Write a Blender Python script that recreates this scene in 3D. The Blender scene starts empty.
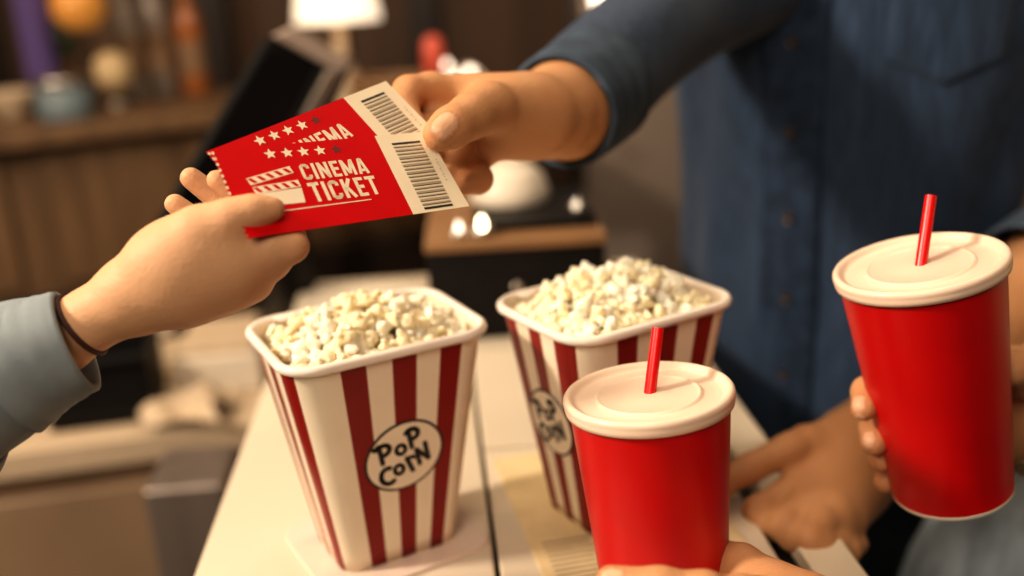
import bpy, bmesh, math, random
import numpy as np
from mathutils import Vector, Matrix

random.seed(7); rng = np.random.default_rng(7)
SC = bpy.context.scene
COL = SC.collection
PI = math.pi

# ------------------------------------------------------------------ camera frame
CAM = np.array([0.0, 0.0, 1.383])
FPX = 995.56
PITCH, ROLL = 0.314, -0.051
_c, _s = math.cos(PITCH), math.sin(PITCH)
FW = np.array([0, _c, -_s]); _R0 = np.array([1.0, 0, 0]); _U0 = np.array([0, _s, _c])
RT = math.cos(ROLL)*_R0 + math.sin(ROLL)*_U0
UP = -math.sin(ROLL)*_R0 + math.cos(ROLL)*_U0
ZC = 0.98                                     # counter top height

def P(x, y, d):
    "world point seen at picture position x, y at a depth of d metres"
    return CAM + d*(FW + (x-512)/FPX*RT + (288-y)/FPX*UP)

# ------------------------------------------------------------------ object helpers
def tag(o, label=None, cat=None, group=None, kind=None):
    if label: o['label'] = label
    if cat: o['category'] = cat
    if group: o['group'] = group
    if kind: o['kind'] = kind
    return o

def empty(name, loc=(0, 0, 0), label=None, cat=None, group=None, rot=None):
    o = bpy.data.objects.new(name, None); COL.objects.link(o)
    o.empty_display_size = 0.03
    M = Matrix.Translation(Vector([float(v) for v in loc]))
    if rot is not None: M = M @ rot.to_4x4()
    o.matrix_world = M
    return tag(o, label, cat, group)

def mk(name, V, F, mats, parent=None, mi=None, smooth=True, local=True):
    """one mesh object; with local=False the vertices are world points and are moved into the parent's frame"""
    V = np.asarray(V, float)
    if parent is not None and not local:
        Mi = np.array(world(parent).inverted())
        V = V @ Mi[:3, :3].T + Mi[:3, 3]
    me = bpy.data.meshes.new(name)
    me.from_pydata(V.tolist(), [], [list(map(int, f)) for f in F])
    if not isinstance(mats, (list, tuple)): mats = [mats]
    for m in mats: me.materials.append(m)
    if mi is not None: me.polygons.foreach_set('material_index', np.asarray(mi, dtype=np.int32))
    me.polygons.foreach_set('use_smooth', np.full(len(F), smooth))
    me.update()
    o = bpy.data.objects.new(name, me); COL.objects.link(o)
    if parent is not None: o.parent = parent
    return o

def world(o):
    return world(o.parent) @ o.matrix_basis if o.parent else o.matrix_basis

def autosmooth(o, ang=35):
    me = o.data; bm = bmesh.new(); bm.from_mesh(me)
    for e in bm.edges:
        e.smooth = not (len(e.link_faces) == 2 and e.calc_face_angle(0) > math.radians(ang))
    bm.to_mesh(me); bm.free(); return o

class MB:
    "collects shapes into one mesh"
    def __init__(self): self.V = []; self.F = []; self.M = []
    def add(self, V, F, m=0):
        n = len(self.V); self.V += [tuple(map(float, v)) for v in V]
        self.F += [[i+n for i in f] for f in F]; self.M += [m]*len(F) if not hasattr(m, '__len__') else list(m)
        return self
    def box(self, c, s, m=0, bev=0.0, rot=None):
        bm = bmesh.new(); bmesh.ops.create_cube(bm, size=1)
        bmesh.ops.scale(bm, vec=s, verts=bm.verts)
        if bev: bmesh.ops.bevel(bm, geom=bm.edges[:], offset=bev, segments=3, profile=0.5, affect='EDGES')
        if rot is not None: bmesh.ops.transform(bm, matrix=rot.to_4x4(), verts=bm.verts)
        bmesh.ops.translate(bm, vec=[float(v) for v in c], verts=bm.verts)
        bm.verts.index_update()
        self.add([v.co for v in bm.verts], [[v.index for v in f.verts] for f in bm.faces], m); bm.free()
        return self
    def lathe(self, prof, n=48, m=0, c=(0, 0, 0), rot=None):
        V, F, mm = lathe(prof, n, m)
        V = np.array(V)
        if rot is not None: V = V @ np.array(rot.to_3x3()).T
        return self.add(V + np.array(c, float), F, mm)
    def tube(self, pts, rad, n=16, m=0, caps=True):
        V, F = tube(pts, rad, n, caps); return self.add(V, F, m)
    def ball(self, c, r, m=0, n=20):
        k = 12
        return self.lathe([(max(1e-5, r*math.sin(PI*i/k)), -r*math.cos(PI*i/k)) for i in range(k+1)], n, m, c)
    def build(self, name, mats, parent=None, smooth=True, local=True, sharp=None):
        o = mk(name, self.V, self.F, mats, parent, self.M, smooth, local)
        if sharp: autosmooth(o, sharp)
        return o

def lathe(prof, n=48, m=0):
    "profile of (r, z) from bottom to top or (r, z, material)"
    V = []; F = []; M = []
    for p in prof:
        for k in range(n):
            a = 2*PI*k/n; V.append((p[0]*math.cos(a), p[0]*math.sin(a), p[1]))
    for i in range(len(prof)-1):
        for k in range(n):
            k2 = (k+1) % n
            F.append([i*n+k, i*n+k2, (i+1)*n+k2, (i+1)*n+k])
            M.append(prof[i+1][2] if len(prof[i+1]) > 2 else m)
    return V, F, M

def catmull(pts, n=8):
    pts = np.asarray(pts, float)
    P_ = np.vstack([2*pts[0]-pts[1], pts, 2*pts[-1]-pts[-2]]); out = []
    for i in range(1, len(P_)-2):
        for t in np.linspace(0, 1, n, endpoint=False):
            a, b, c, d = P_[i-1], P_[i], P_[i+1], P_[i+2]
            out.append(.5*(2*b+(c-a)*t+(2*a-5*b+4*c-d)*t*t+(3*b-a-3*c+d)*t**3))
    out.append(pts[-1]); return np.array(out)

def frames(pts):
    pts = np.asarray(pts, float); T = np.gradient(pts, axis=0)
    T /= np.linalg.norm(T, axis=1)[:, None]+1e-12
    a = np.array([0, 0, 1.0]) if abs(T[0][2]) < .9 else np.array([1.0, 0, 0])
    N = [np.cross(T[0], a)]; N[0] /= np.linalg.norm(N[0])
    for i in range(1, len(pts)):
        v = N[-1] - T[i]*(N[-1]@T[i]); N.append(v/np.linalg.norm(v))
    N = np.array(N); return T, N, np.cross(T, N)

def tube(pts, rad, n=16, caps=True, wr=None):
    pts = np.asarray(pts, float); T, N, B = frames(pts)
    rad = np.broadcast_to(np.asarray(rad, float), (len(pts),)) if np.ndim(rad) <= 1 else rad
    V = []; F = []
    for i in range(len(pts)):
        for k in range(n):
            a = 2*PI*k/n
            r = rad[i]*(1 + (wr(i/(len(pts)-1), a) if wr else 0))
            V.append(pts[i]+r*(math.cos(a)*N[i]+math.sin(a)*B[i]))
    for i in range(len(pts)-1):
        for k in range(n):
            k2 = (k+1) % n; F.append([i*n+k, i*n+k2, (i+1)*n+k2, (i+1)*n+k])
    if caps: F.append(list(range(n))[::-1]); F.append([(len(pts)-1)*n+k for k in range(n)])
    return V, F

# ------------------------------------------------------------------ materials
def mat(name, col, rough=.5, metal=0, spec=.5, noise=None, bump=None, sss=0, emit=None, trans=0, coat=0, coords='Object', sheen=0):
    """noise = (scale, amount, detail, stretch xyz or None): darkens and lightens the colour; bump = (scale, strength, distance)"""
    m = bpy.data.materials.new(name); m.use_nodes = True
    nt = m.node_tree; b = nt.nodes['Principled BSDF']; L = nt.links.new
    b.inputs['Base Color'].default_value = (*col, 1)
    b.inputs['Roughness'].default_value = rough; b.inputs['Metallic'].default_value = metal
    b.inputs['Specular IOR Level'].default_value = spec
    b.inputs['Coat Weight'].default_value = coat
    b.inputs['Transmission Weight'].default_value = trans
    b.inputs['Sheen Weight'].default_value = sheen
    if sss:
        b.inputs['Subsurface Weight'].default_value = sss
        b.inputs['Subsurface Radius'].default_value = (1, .35, .2)
        b.inputs['Subsurface Scale'].default_value = .006
    if emit:
        b.inputs['Emission Color'].default_value = (*emit[0], 1); b.inputs['Emission Strength'].default_value = emit[1]
    tc = nt.nodes.new('ShaderNodeTexCoord')
    def tex(scale, detail, stretch):
        n = nt.nodes.new('ShaderNodeTexNoise'); n.inputs['Scale'].default_value = scale; n.inputs['Detail'].default_value = detail
        if stretch:
            mp = nt.nodes.new('ShaderNodeMapping'); mp.inputs['Scale'].default_value = stretch
            L(tc.outputs[coords], mp.inputs['Vector']); L(mp.outputs[0], n.inputs['Vector'])
        else: L(tc.outputs[coords], n.inputs['Vector'])
        return n
    if noise:
        n = tex(noise[0], noise[2] if len(noise) > 2 else 4, noise[3] if len(noise) > 3 else None)
        r = nt.nodes.new('ShaderNodeMapRange'); a = noise[1]
        r.inputs['From Min'].default_value = .25; r.inputs['From Max'].default_value = .75
        r.inputs['To Min'].default_value = 1-a; r.inputs['To Max'].default_value = 1+a
        L(n.outputs['Fac'], r.inputs['Value'])
        mx = nt.nodes.new('ShaderNodeVectorMath'); mx.operation = 'SCALE'
        mx.inputs[0].default_value = col; L(r.outputs[0], mx.inputs['Scale']); L(mx.outputs[0], b.inputs['Base Color'])
    if bump:
        n = tex(bump[0], 4, bump[3] if len(bump) > 3 else None)
        bp = nt.nodes.new('ShaderNodeBump'); bp.inputs['Strength'].default_value = bump[1]; bp.inputs['Distance'].default_value = bump[2]
        L(n.outputs['Fac'], bp.inputs['Height']); L(bp.outputs[0], b.inputs['Normal'])
    return m

def skin_mat(name, base, red, nail):
    m = mat(name, base, .55, spec=.28, sss=.10, bump=(420, .3, .0014))
    nt = m.node_tree; b = nt.nodes['Principled BSDF']; L = nt.links.new
    at = nt.nodes.new('ShaderNodeAttribute'); at.attribute_name = 'tint'
    sep = nt.nodes.new('ShaderNodeSeparateColor'); L(at.outputs['Color'], sep.inputs[0])
    no = nt.nodes.new('ShaderNodeTexNoise'); no.inputs['Scale'].default_value = 55; no.inputs['Detail'].default_value = 5
    tc = nt.nodes.new('ShaderNodeTexCoord'); L(tc.outputs['Object'], no.inputs['Vector'])
    ma = nt.nodes.new('ShaderNodeMath'); ma.operation = 'MULTIPLY_ADD'; L(no.outputs['Fac'], ma.inputs[0]); ma.inputs[1].default_value = .5; ma.inputs[2].default_value = -.2
    ad = nt.nodes.new('ShaderNodeMath'); ad.operation = 'ADD'; ad.use_clamp = True; L(ma.outputs[0], ad.inputs[0]); L(sep.outputs[0], ad.inputs[1])
    m1 = nt.nodes.new('ShaderNodeMix'); m1.data_type = 'RGBA'; m1.inputs[6].default_value = (*base, 1); m1.inputs[7].default_value = (*red, 1); L(ad.outputs[0], m1.inputs[0])
    m2 = nt.nodes.new('ShaderNodeMix'); m2.data_type = 'RGBA'; m2.inputs[7].default_value = (*nail, 1); L(m1.outputs[2], m2.inputs[6]); L(sep.outputs[1], m2.inputs[0])
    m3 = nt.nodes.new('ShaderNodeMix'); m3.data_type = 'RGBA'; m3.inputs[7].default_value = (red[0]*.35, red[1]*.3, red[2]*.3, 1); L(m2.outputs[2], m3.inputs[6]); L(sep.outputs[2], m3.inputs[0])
    L(m3.outputs[2], b.inputs['Base Color'])
    rr = nt.nodes.new('ShaderNodeMapRange'); rr.inputs['To Min'].default_value = .55; rr.inputs['To Max'].default_value = .32
    L(sep.outputs[1], rr.inputs['Value']); L(rr.outputs[0], b.inputs['Roughness'])
    return m

M = {}
M['red_paper'] = mat('red_paper', (.50, .0018, .003), .36, spec=.4, noise=(30, .06))
M['ticket_red'] = mat('ticket_red', (.54, .0012, .003), .6, spec=.10, noise=(60, .05))
M['ticket_cream'] = mat('ticket_cream', (.80, .67, .49), .6, spec=.2, noise=(60, .03))
M['ticket_dark_star'] = mat('ticket_dark_star', (.14, .002, .003), .6)
M['ink'] = mat('ink', (.012, .010, .009), .5)
M['grey_ink'] = mat('grey_ink', (.25, .22, .18), .6)
M['tan_ink'] = mat('tan_ink', (.36, .28, .19), .6)
M['carton_white'] = mat('carton_white', (.82, .70, .53), .42, spec=.35, noise=(40, .03))
M['carton_red'] = mat('carton_red', (.22, .009, .006), .42, spec=.35, noise=(40, .06))
M['rim_white'] = mat('rim_white', (.86, .76, .66), .4, noise=(80, .03))
M['lid'] = mat('lid', (.80, .61, .47), .33, spec=.4, sss=.1, noise=(25, .03))
M['straw'] = mat('straw', (.72, .004, .006), .3, sss=.05)
M['cup_white'] = mat('cup_white', (.88, .80, .68), .45)
M['counter'] = mat('counter', (.67, .57, .44), .33, spec=.45, noise=(6, .05, 6), bump=(90, .05, .001))
M['coaster'] = mat('coaster', (.74, .60, .50), .25, coat=.3)
M['newsprint'] = mat('newsprint', (.72, .56, .32), .7, noise=(30, .12, 6))
M['gap'] = mat('gap', (.012, .010, .008), .6)
M['black'] = mat('black', (.008, .007, .007), .5, spec=.2, noise=(30, .2))
M['screen'] = mat('screen', (.004, .004, .005), .25, spec=.12)
M['dark_brown'] = mat('dark_brown', (.025, .014, .009), .5, noise=(8, .3, 5, (1, 1, 6)))
M['wood'] = mat('wood', (.26, .14, .065), .4, noise=(7, .35, 6, (1, 8, 8)), bump=(60, .1, .002))
M['wood_bar'] = mat('wood_bar', (.15, .085, .042), .5, noise=(3, .45, 6, (7, 7, .8)), bump=(30, .15, .003))
M['cabinet'] = mat('cabinet', (.30, .20, .125), .35, noise=(3, .25, 5, (1, 1, .5)))
M['wall'] = mat('wall', (.20, .155, .125), .75, noise=(2.2, .16, 5), bump=(120, .15, .002))
M['wall_dark'] = mat('wall_dark', (.095, .052, .030), .7, noise=(1.5, .35, 5, (6, 6, .5)), bump=(90, .15, .002))
M['floor'] = mat('floor', (.045, .032, .024), .45, noise=(4, .35, 6))
M['chrome'] = mat('chrome', (.85, .82, .78), .12, metal=1)
M['steel'] = mat('steel', (.5, .46, .42), .3, metal=1)
M['sheen_grey'] = mat('sheen_grey', (.28, .23, .20), .4, metal=.6, noise=(3, .2, 4, (8, 8, .4)))
M['white_plastic'] = mat('white_plastic', (.66, .57, .46), .45, noise=(12, .04))
M['paper'] = mat('paper', (.50, .38, .26), .7, noise=(40, .08))
M['denim'] = mat('denim', (.026, .044, .080), .85, spec=.15, sheen=.15, noise=(26, .42, 8, (9, 9, .8)), bump=(900, .35, .0012))
M['denim_seam'] = mat('denim_seam', (.020, .033, .060), .85, spec=.15, noise=(60, .4, 6), bump=(900, .35, .0012))
M['denim_cuff'] = mat('denim_cuff', (.055, .075, .105), .85, spec=.15, noise=(40, .3, 6), bump=(900, .35, .0012))
M['jeans'] = mat('jeans', (.05, .06, .075), .85, spec=.1, noise=(18, .35, 6, (3, 3, .6)), bump=(800, .4, .0012))
M['jeans_light'] = mat('jeans_light', (.42, .50, .58), .85, spec=.1, noise=(18, .3, 6, (3, 3, .6)), bump=(800, .4, .0012))
M['button'] = mat('button', (.035, .018, .012), .35, noise=(200, .2))
M['chambray'] = mat('chambray', (.23, .26, .275), .85, spec=.15, noise=(35, .12, 6), bump=(1100, .35, .001))
M['navy'] = mat('navy', (.035, .06, .10), .85, spec=.15, noise=(30, .2, 6), bump=(900, .3, .001))
M['fleece'] = mat('fleece', (.46, .33, .19), .95, spec=.05, sheen=.4, noise=(140, .35, 6), bump=(160, 1.0, .006))
M['hair_tie'] = mat('hair_tie', (.045, .012, .008), .7, bump=(600, .5, .001))
M['corn'] = mat('corn', (.94, .80, .55), .6, spec=.2, sss=.7, noise=(3, .08, 5), bump=(14, .2, .05))
M['corn_white'] = mat('corn_white', (.96, .87, .70), .6, spec=.2, sss=.7, noise=(3, .06, 5), bump=(14, .2, .05))
for k_ in ('corn', 'corn_white'):
    b_ = M[k_].node_tree.nodes['Principled BSDF']; b_.inputs['Subsurface Radius'].default_value = (1, .85, .55); b_.inputs['Subsurface Scale'].default_value = .006
M['corn_hull'] = mat('corn_hull', (.16, .035, .010), .4, noise=(120, .3))
M['skin_light'] = skin_mat('skin_light', (.60, .345, .195), (.55, .25, .12), (.70, .42, .28))
M['skin_tan'] = skin_mat('skin_tan', (.52, .27, .13), (.46, .17, .075), (.64, .37, .23))
M['skin_brown'] = skin_mat('skin_brown', (.36, .165, .070), (.32, .11, .045), (.50, .28, .18))
M['label_tan'] = mat('label_tan', (.22, .13, .07), .6)
M['amber'] = mat('amber', (.55, .24, .05), .3, emit=((1, .42, .08), .16))
M['glow_spot'] = mat('glow_spot', (1, .85, .6), .3, emit=((1, .80, .50), 13))
M['glow_spot_soft'] = mat('glow_spot_soft', (1, .85, .7), .3, emit=((1, .82, .64), 3.2))
M['shade'] = mat('shade', (.9, .8, .62), .6, emit=((1, .80, .62), .85))
M['violet'] = mat('violet', (.09, .06, .15), .2, emit=((.42, .28, .75), .04))
M['amber_glass'] = mat('amber_glass', (.30, .10, .025), .12, spec=.6)
M['green_glass'] = mat('green_glass', (.05, .07, .03), .12, spec=.6)
M['grey_glass'] = mat('grey_glass', (.24, .20, .17), .2, spec=.6)
M['blue_grey'] = mat('blue_grey', (.14, .18, .20), .5, noise=(20, .1))
M['highlight_grey'] = mat('highlight_grey', (.42, .33, .28), .3)
M['coral'] = mat('coral', (.62, .10, .06), .4)
M['cream_glow'] = mat('cream_glow', (.55, .40, .22), .5, emit=((1, .66, .32), .04))

# ------------------------------------------------------------------ the setting
def struct(name, c, s, m, bev=0):
    b = MB(); b.box(c, s, 0, bev); o = b.build(name, m, smooth=False); o['kind'] = 'structure'; return o
struct('floor', (0, 1.5, -.03), (7, 9, .06), M['floor'])
struct('wall_back', (0, 3.55, 1.4), (7, .1, 2.8), M['wall_dark'])
struct('wall_left', (-3.0, 1.0, 1.4), (.1, 6.2, 2.8), M['wall_dark'])
struct('wall_right', (2.2, 1.0, 1.4), (.1, 6.2, 2.8), M['wall'])
struct('baseboard_back', (0, 3.485, .06), (6.4, .03, .12), M['dark_brown'])
# plain grey-brown partition behind the man
struct('wall_partition', (1.10, 2.30, 1.4), (1.85, .08, 2.8), M['wall'])
struct('trim_1', (.165, 2.30, 1.4), (.035, .10, 2.8), M['dark_brown'], .004)

# ------------------------------------------------------------------ serving counter
ROT_C = 0.072
ct = empty('serving_counter', (-.012, .8, 0), 'long cream-topped serving counter standing under the popcorn tubs', 'counter', rot=Matrix.Rotation(ROT_C, 3, 'Z'))
b = MB(); b.box((0, .05, .47), (.43, .90, .94), 0, .004); b.build('counter_base', M['cabinet'], ct, False)
b = MB(); b.box((0, .05, .953), (.462, .94, .022), 0, .002); b.build('sub_top', M['gap'], ct, False)
def panel(x0, x1, y0, y1):
    b = MB(); b.box(((x0+x1)/2, (y0+y1)/2, .972), (x1-x0, y1-y0, .016), 0, .0025); b.build('top_panel', M['counter'], ct, False)
panel(-.238, -.024, -.43, .53)
panel(-.0205, .174, -.43, -.012)
panel(-.0205, .174, -.0085, .53)
panel(.1915, .226, -.43, .53)

# ------------------------------------------------------------------ flat print helpers (drawn on a plane, z lifts each layer)
class Print:
    def __init__(self): self.b = MB()
    def poly(self, pts, z, m):
        self.b.add([(x, y, z) for x, y in pts], [list(range(len(pts)))], m)
    def line(self, pts, w, z, m, round_=True, n=12):
        for (x0, y0), (x1, y1) in zip(pts[:-1], pts[1:]):
            l = math.hypot(x1-x0, y1-y0) or 1e-9; nx, ny = -(y1-y0)/l*w/2, (x1-x0)/l*w/2
            self.poly([(x0-nx, y0-ny), (x1-nx, y1-ny), (x1+nx, y1+ny), (x0+nx, y0+ny)], z, m)
        idx = range(len(pts)) if round_ else range(1, len(pts)-1)
        for i in idx:
            self.disc(pts[i], w/2, w/2, z, m, n)
    def disc(self, c, rx, ry, z, m, n=24, rot=0):
        ca, sa = math.cos(rot), math.sin(rot)
        self.poly([(c[0]+rx*math.cos(t)*ca-ry*math.sin(t)*sa, c[1]+rx*math.cos(t)*sa+ry*math.sin(t)*ca)
                   for t in (2*PI*k/n for k in range(n))], z, m)
    def star(self, c, r, z, m, rot=0):
        pts = []
        for k in range(10):
            a = PI/2+rot+k*PI/5; q = r if k % 2 == 0 else r*.45
            pts.append((c[0]+q*math.cos(a), c[1]+q*math.sin(a)))
        self.b.add([(c[0], c[1], z)]+[(x, y, z) for x, y in pts], [[0, k+1, (k+1) % 10+1] for k in range(10)], m)

GLYPH = {  # centre lines in a box 0..w by 0..1
 'C': (.46, [[(.38, .70), (.38, .82), (.30, .91), (.16, .91), (.08, .82), (.08, .18), (.16, .09), (.30, .09), (.38, .18), (.38, .30)]]),
 'I': (.16, [[(.08, 0), (.08, 1)]]),
 'N': (.50, [[(.08, 0), (.08, 1)], [(.42, 0), (.42, 1)], [(.10, .93), (.40, .07)]]),
 'E': (.40, [[(.08, 0), (.08, 1)], [(.08, .92), (.40, .92)], [(.08, .51), (.36, .51)], [(.08, .08), (.40, .08)]]),
 'M': (.64, [[(.08, 0), (.08, 1)], [(.56, 0), (.56, 1)], [(.11, .95), (.32, .12)], [(.53, .95), (.32, .12)]]),
 'A': (.50, [[(.06, 0), (.22, .97)], [(.44, 0), (.28, .97)], [(.12, .24), (.38, .24)], [(.20, .93), (.30, .93)]]),
 'T': (.46, [[(.23, 0), (.23, 1)], [(0, .92), (.46, .92)]]),
 'K': (.48, [[(.08, 0), (.08, 1)], [(.10, .40), (.40, 1)], [(.20, .54), (.42, 0)]]),
}
def word(pr, s, x0, y0, x1, h, z, m, slant=0.0, sw=.16):
    gap = .10; tot = sum(GLYPH[c][0] for c in s)+gap*(len(s)-1); kx = (x1-x0)/tot; x = x0
    for c in s:
        w, strokes = GLYPH[c]
        for st in strokes:
            pr.line([(x+px*kx+slant*py*h, y0+py*h) for px, py in st], sw*(kx+h)/2, z, m, round_=False, n=10)
        x += (w+gap)*kx

# ------------------------------------------------------------------ cinema tickets
def rotz3(a):
    return np.array([[math.cos(a), -math.sin(a), 0], [math.sin(a), math.cos(a), 0], [0, 0, 1.0]])
_ex, _ey, _ez = .7672, .0584, .6272
_cx, _sx = math.cos(_ex), math.sin(_ex); _cy, _sy = math.cos(_ey), math.sin(_ey)
TM = rotz3(_ez) @ np.array([[_cy, 0, _sy], [0, 1, 0], [-_sy, 0, _cy]]) @ np.array([[1, 0, 0], [0, _cx, -_sx], [0, _sx, _cx]])
TO = CAM + np.array([-.1588, .5361, -.0881])
TW, TH, TS = .1375, .0585, .1003     # length, height, where the white stub starts

def ticket(label, off, ang):
    rot = TM @ rotz3(ang); org = TO + TM @ np.array(off)
    root = empty('cinema_ticket', org, label, 'ticket', 'pair of red cinema tickets', Matrix(rot.tolist()))
    t = .00022
    # red card with scalloped tear edge on the left
    left = []
    n = 15
    for i in range(n):
        y0 = -TH*(i+.5)/n
        for k in range(7):
            a = PI/2 - PI*k/6
            left.append((.0016*math.cos(a)*.9, y0 + TH/n*.36*math.sin(a)))
        left.append((0, -TH*(i+1)/n+.0001))
    outline = [(TS, 0)] + [(0, 0)] + left + [(0, -TH), (TS, -TH)]
    def slab(pts, m, name):
        N = len(pts); V = [(x, y, t) for x, y in pts]+[(x, y, -t) for x, y in pts]
        F = [list(range(N)), list(range(2*N-1, N-1, -1))]+[[i, i+N, (i+1) % N+N, (i+1) % N] for i in range(N)]
        bm = MB(); bm.add(V, F, 0); return bm
    card = slab(outline, 0, '')
    pr = Print(); pr.b = card; z = t+.00012
    CR, DK = 1, 2
    word(pr, 'CINEMA', .0448, -.0264, .0860, .0112, z, CR, 0)
    word(pr, 'TICKET', .0450, -.0417, .0872, .0132, z, CR, 0)
    pr.line([(.020, -.0446), (.0790, -.0446)], .0007, z, CR, False)
    for i, x in enumerate((.0319, .0419, .0517, .0619, .0721)):
        pr.star((x, -.0060-.0003*i), .0038, z, CR if i < 4 else DK)
    # clapperboard
    pr.poly([(.0126, -.0402), (.0398, -.0410), (.0412, -.0310), (.0143, -.0318)], z, CR)
    for k in range(15): (pr.disc((.0006, -TH*(k+.5)/15), .0008, .0011, z, CR, 10) if k < 12 else None)
    def bar(a, b_, h, nst):
        ax, ay = a; bx, by = b_; ux, uy = bx-ax, by-ay; l = math.hypot(ux, uy); nx, ny = -uy/l*h, ux/l*h
        pr.poly([(ax, ay), (bx, by), (bx+nx, by+ny), (ax+nx, ay+ny)], z, CR)
        for k in range(nst):
            s0 = (k+.45)/nst; s1 = s0+.42/nst; d = .45/nst; e = .14
            q = lambda s, v: (ax+ux*s+nx*v, ay+uy*s+ny*v)
            pr.poly([q(s0, e), q(s1, e), q(min(.985, s1-d*.9), 1-e), q(min(.985, max(.01, s0-d*.9)), 1-e)], z+.0001, 0)
    bar((.0143, -.0318), (.0413, -.0302), .0048, 5)
    bar((.0136, -.0258), (.0406, -.0205), .0050, 5)
    card.build('ticket_card', [M['ticket_red'], M['ticket_cream'], M['ticket_dark_star']], root, False)
    # stub
    stub = slab([(TW-.0008, 0), (TS, 0), (TS, -TH), (TW+.0018, -TH), (TW+.0019, -TH+.001)], 0, '')
    pr = Print(); pr.b = stub
    y = -.0066; ws = [.0016]+[.0011, .0018, .0013, .0021, .0012, .0019, .0014, .0020, .0012, .0018, .0021, .0013, .0019, .0012, .0020, .0015]+[.0016]
    tot = sum(ws); gp = (.0500-tot)/(len(ws)-1)
    for i, w in enumerate(ws):
        f = 0
        pr.poly([(.1090, y-w), (.1288, y-w), (.1288, y), (.1090, y)], z, 1 if i in (0, len(ws)-1) else 3)
        if 0 < i < len(ws)-1: pr.poly([(.1090, y-w), (.1288, y-w), (.1288, y-w+.00035), (.1090, y-w+.00035)], z+.0001, 1)
        y -= w+gp
    for k in range(8):      # tiny row of figures beside the bars
        yy = -.022-.0022*k
        pr.line([(.1328, yy), (.1338, yy)], .0004, z, 2, False)
        if k % 2: pr.line([(.1328, yy), (.1328, yy-.001)], .0004, z, 2, False)
    stub.build('barcode_stub', [M['ticket_cream'], M['ink'], M['grey_ink'], M['tan_ink']], root, False)
    return root
ticket('front red cinema ticket with all of its wording showing, its stub under the thumb', (0, 0, .0006), 0)
ticket('rear red cinema ticket fanned out behind the other one, half of its wording hidden', (-.0018, .0010, -.0012), math.radians(18.2))

# ------------------------------------------------------------------ popcorn tubs
ST, SB, ASP, TUBH = .1405, .088, .785, .165

def rrect(sx, sy, r, cols):
    "points round a rounded rectangle with sides along x and y; cols = sample fractions along each side (-1..1)"
    pts = []; info = []
    hx, hy = sx/2, sy/2
    corners = [((hx-r), -(hy-r), -PI/2), ((hx-r), (hy-r), 0), (-(hx-r), (hy-r), PI/2), (-(hx-r), -(hy-r), PI)]
    for s in range(4):
        L_ = (hx-r) if s % 2 == 0 else (hy-r); full = hx if s % 2 == 0 else hy
        for f in cols[s % 2]:
            q = f*full; q = max(-L_, min(L_, q))
            p = {0: (q, -hy), 1: (hx, q), 2: (-q, hy), 3: (-hx, -q)}[s]
            pts.append(p); info.append((s, f))
        cx, cy, a0 = corners[s]
        for k in range(1, 8):
            a = a0+(PI/2)*k/8; pts.append((cx+r*math.cos(a), cy+r*math.sin(a))); info.append((s, 2+k))
    return pts, info

RED_WIDE = [(-.55, -.30), (-.04, .21), (.46, .685)]
RED_SIDE = [(-.70, -.44), (-.14, .14), (.44, .70)]
def cols_for(st, lim):
    s = sorted({v for a in st for v in a} | {-lim, lim}); return s

def popcorn_shape(seed):
    "one popped piece: a lobed blob"
    r_ = np.random.default_rng(seed)
    bm = bmesh.new(); bmesh.ops.create_icosphere(bm, subdivisions=4, radius=1)
    D = np.array([v.co for v in bm.verts]); D /= np.linalg.norm(D, axis=1)[:, None]
    rad = np.full(len(D), .50)
    for k in range(r_.integers(6, 9)):
        d = r_.normal(size=3); d /= np.linalg.norm(d); w = r_.uniform(.32, .55); h = r_.uniform(.30, .62)
        a = np.arccos(np.clip(D@d, -1, 1))
        rad = np.maximum(rad, .38+h*np.sqrt(np.clip(1-(a/w)**2, 0, 1))*(1.0)) if k % 3 else rad + .22*np.exp(-(a/w)**2)
    rad *= 1+.05*np.sin(D@r_.normal(size=3)*9)+.04*np.sin(D@r_.normal(size=3)*15)
    V = D*rad[:, None]*np.array([1, r_.uniform(.8, 1), r_.uniform(.7, .95)])
    d0 = r_.normal(size=3); d0 /= np.linalg.norm(d0)
    for v, q in zip(bm.verts, V): v.co = q
    bm.verts.index_update()
    F = [[v.index for v in f.verts] for f in bm.faces]
    low = rad < .52
    hull = [1 if (np.mean(D[f], axis=0)@d0 > .80 and low[f].any()) else 0 for f in F]
    bm.free(); return V, F, hull

CORN = []
for k in range(8):
    V, F, hull = popcorn_shape(100+k)
    me = bpy.data.meshes.new('popcorn_piece')
    me.from_pydata(V.tolist(), [], F)
    me.materials.append(M['corn_white'] if k % 2 else M['corn']); me.materials.append(M['corn_hull'])
    me.polygons.foreach_set('material_index', np.array(hull if k in (2, 5) else [0]*len(F), dtype=np.int32))
    me.polygons.foreach_set('use_smooth', np.ones(len(F), bool)); me.update(); CORN.append(me)

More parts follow.
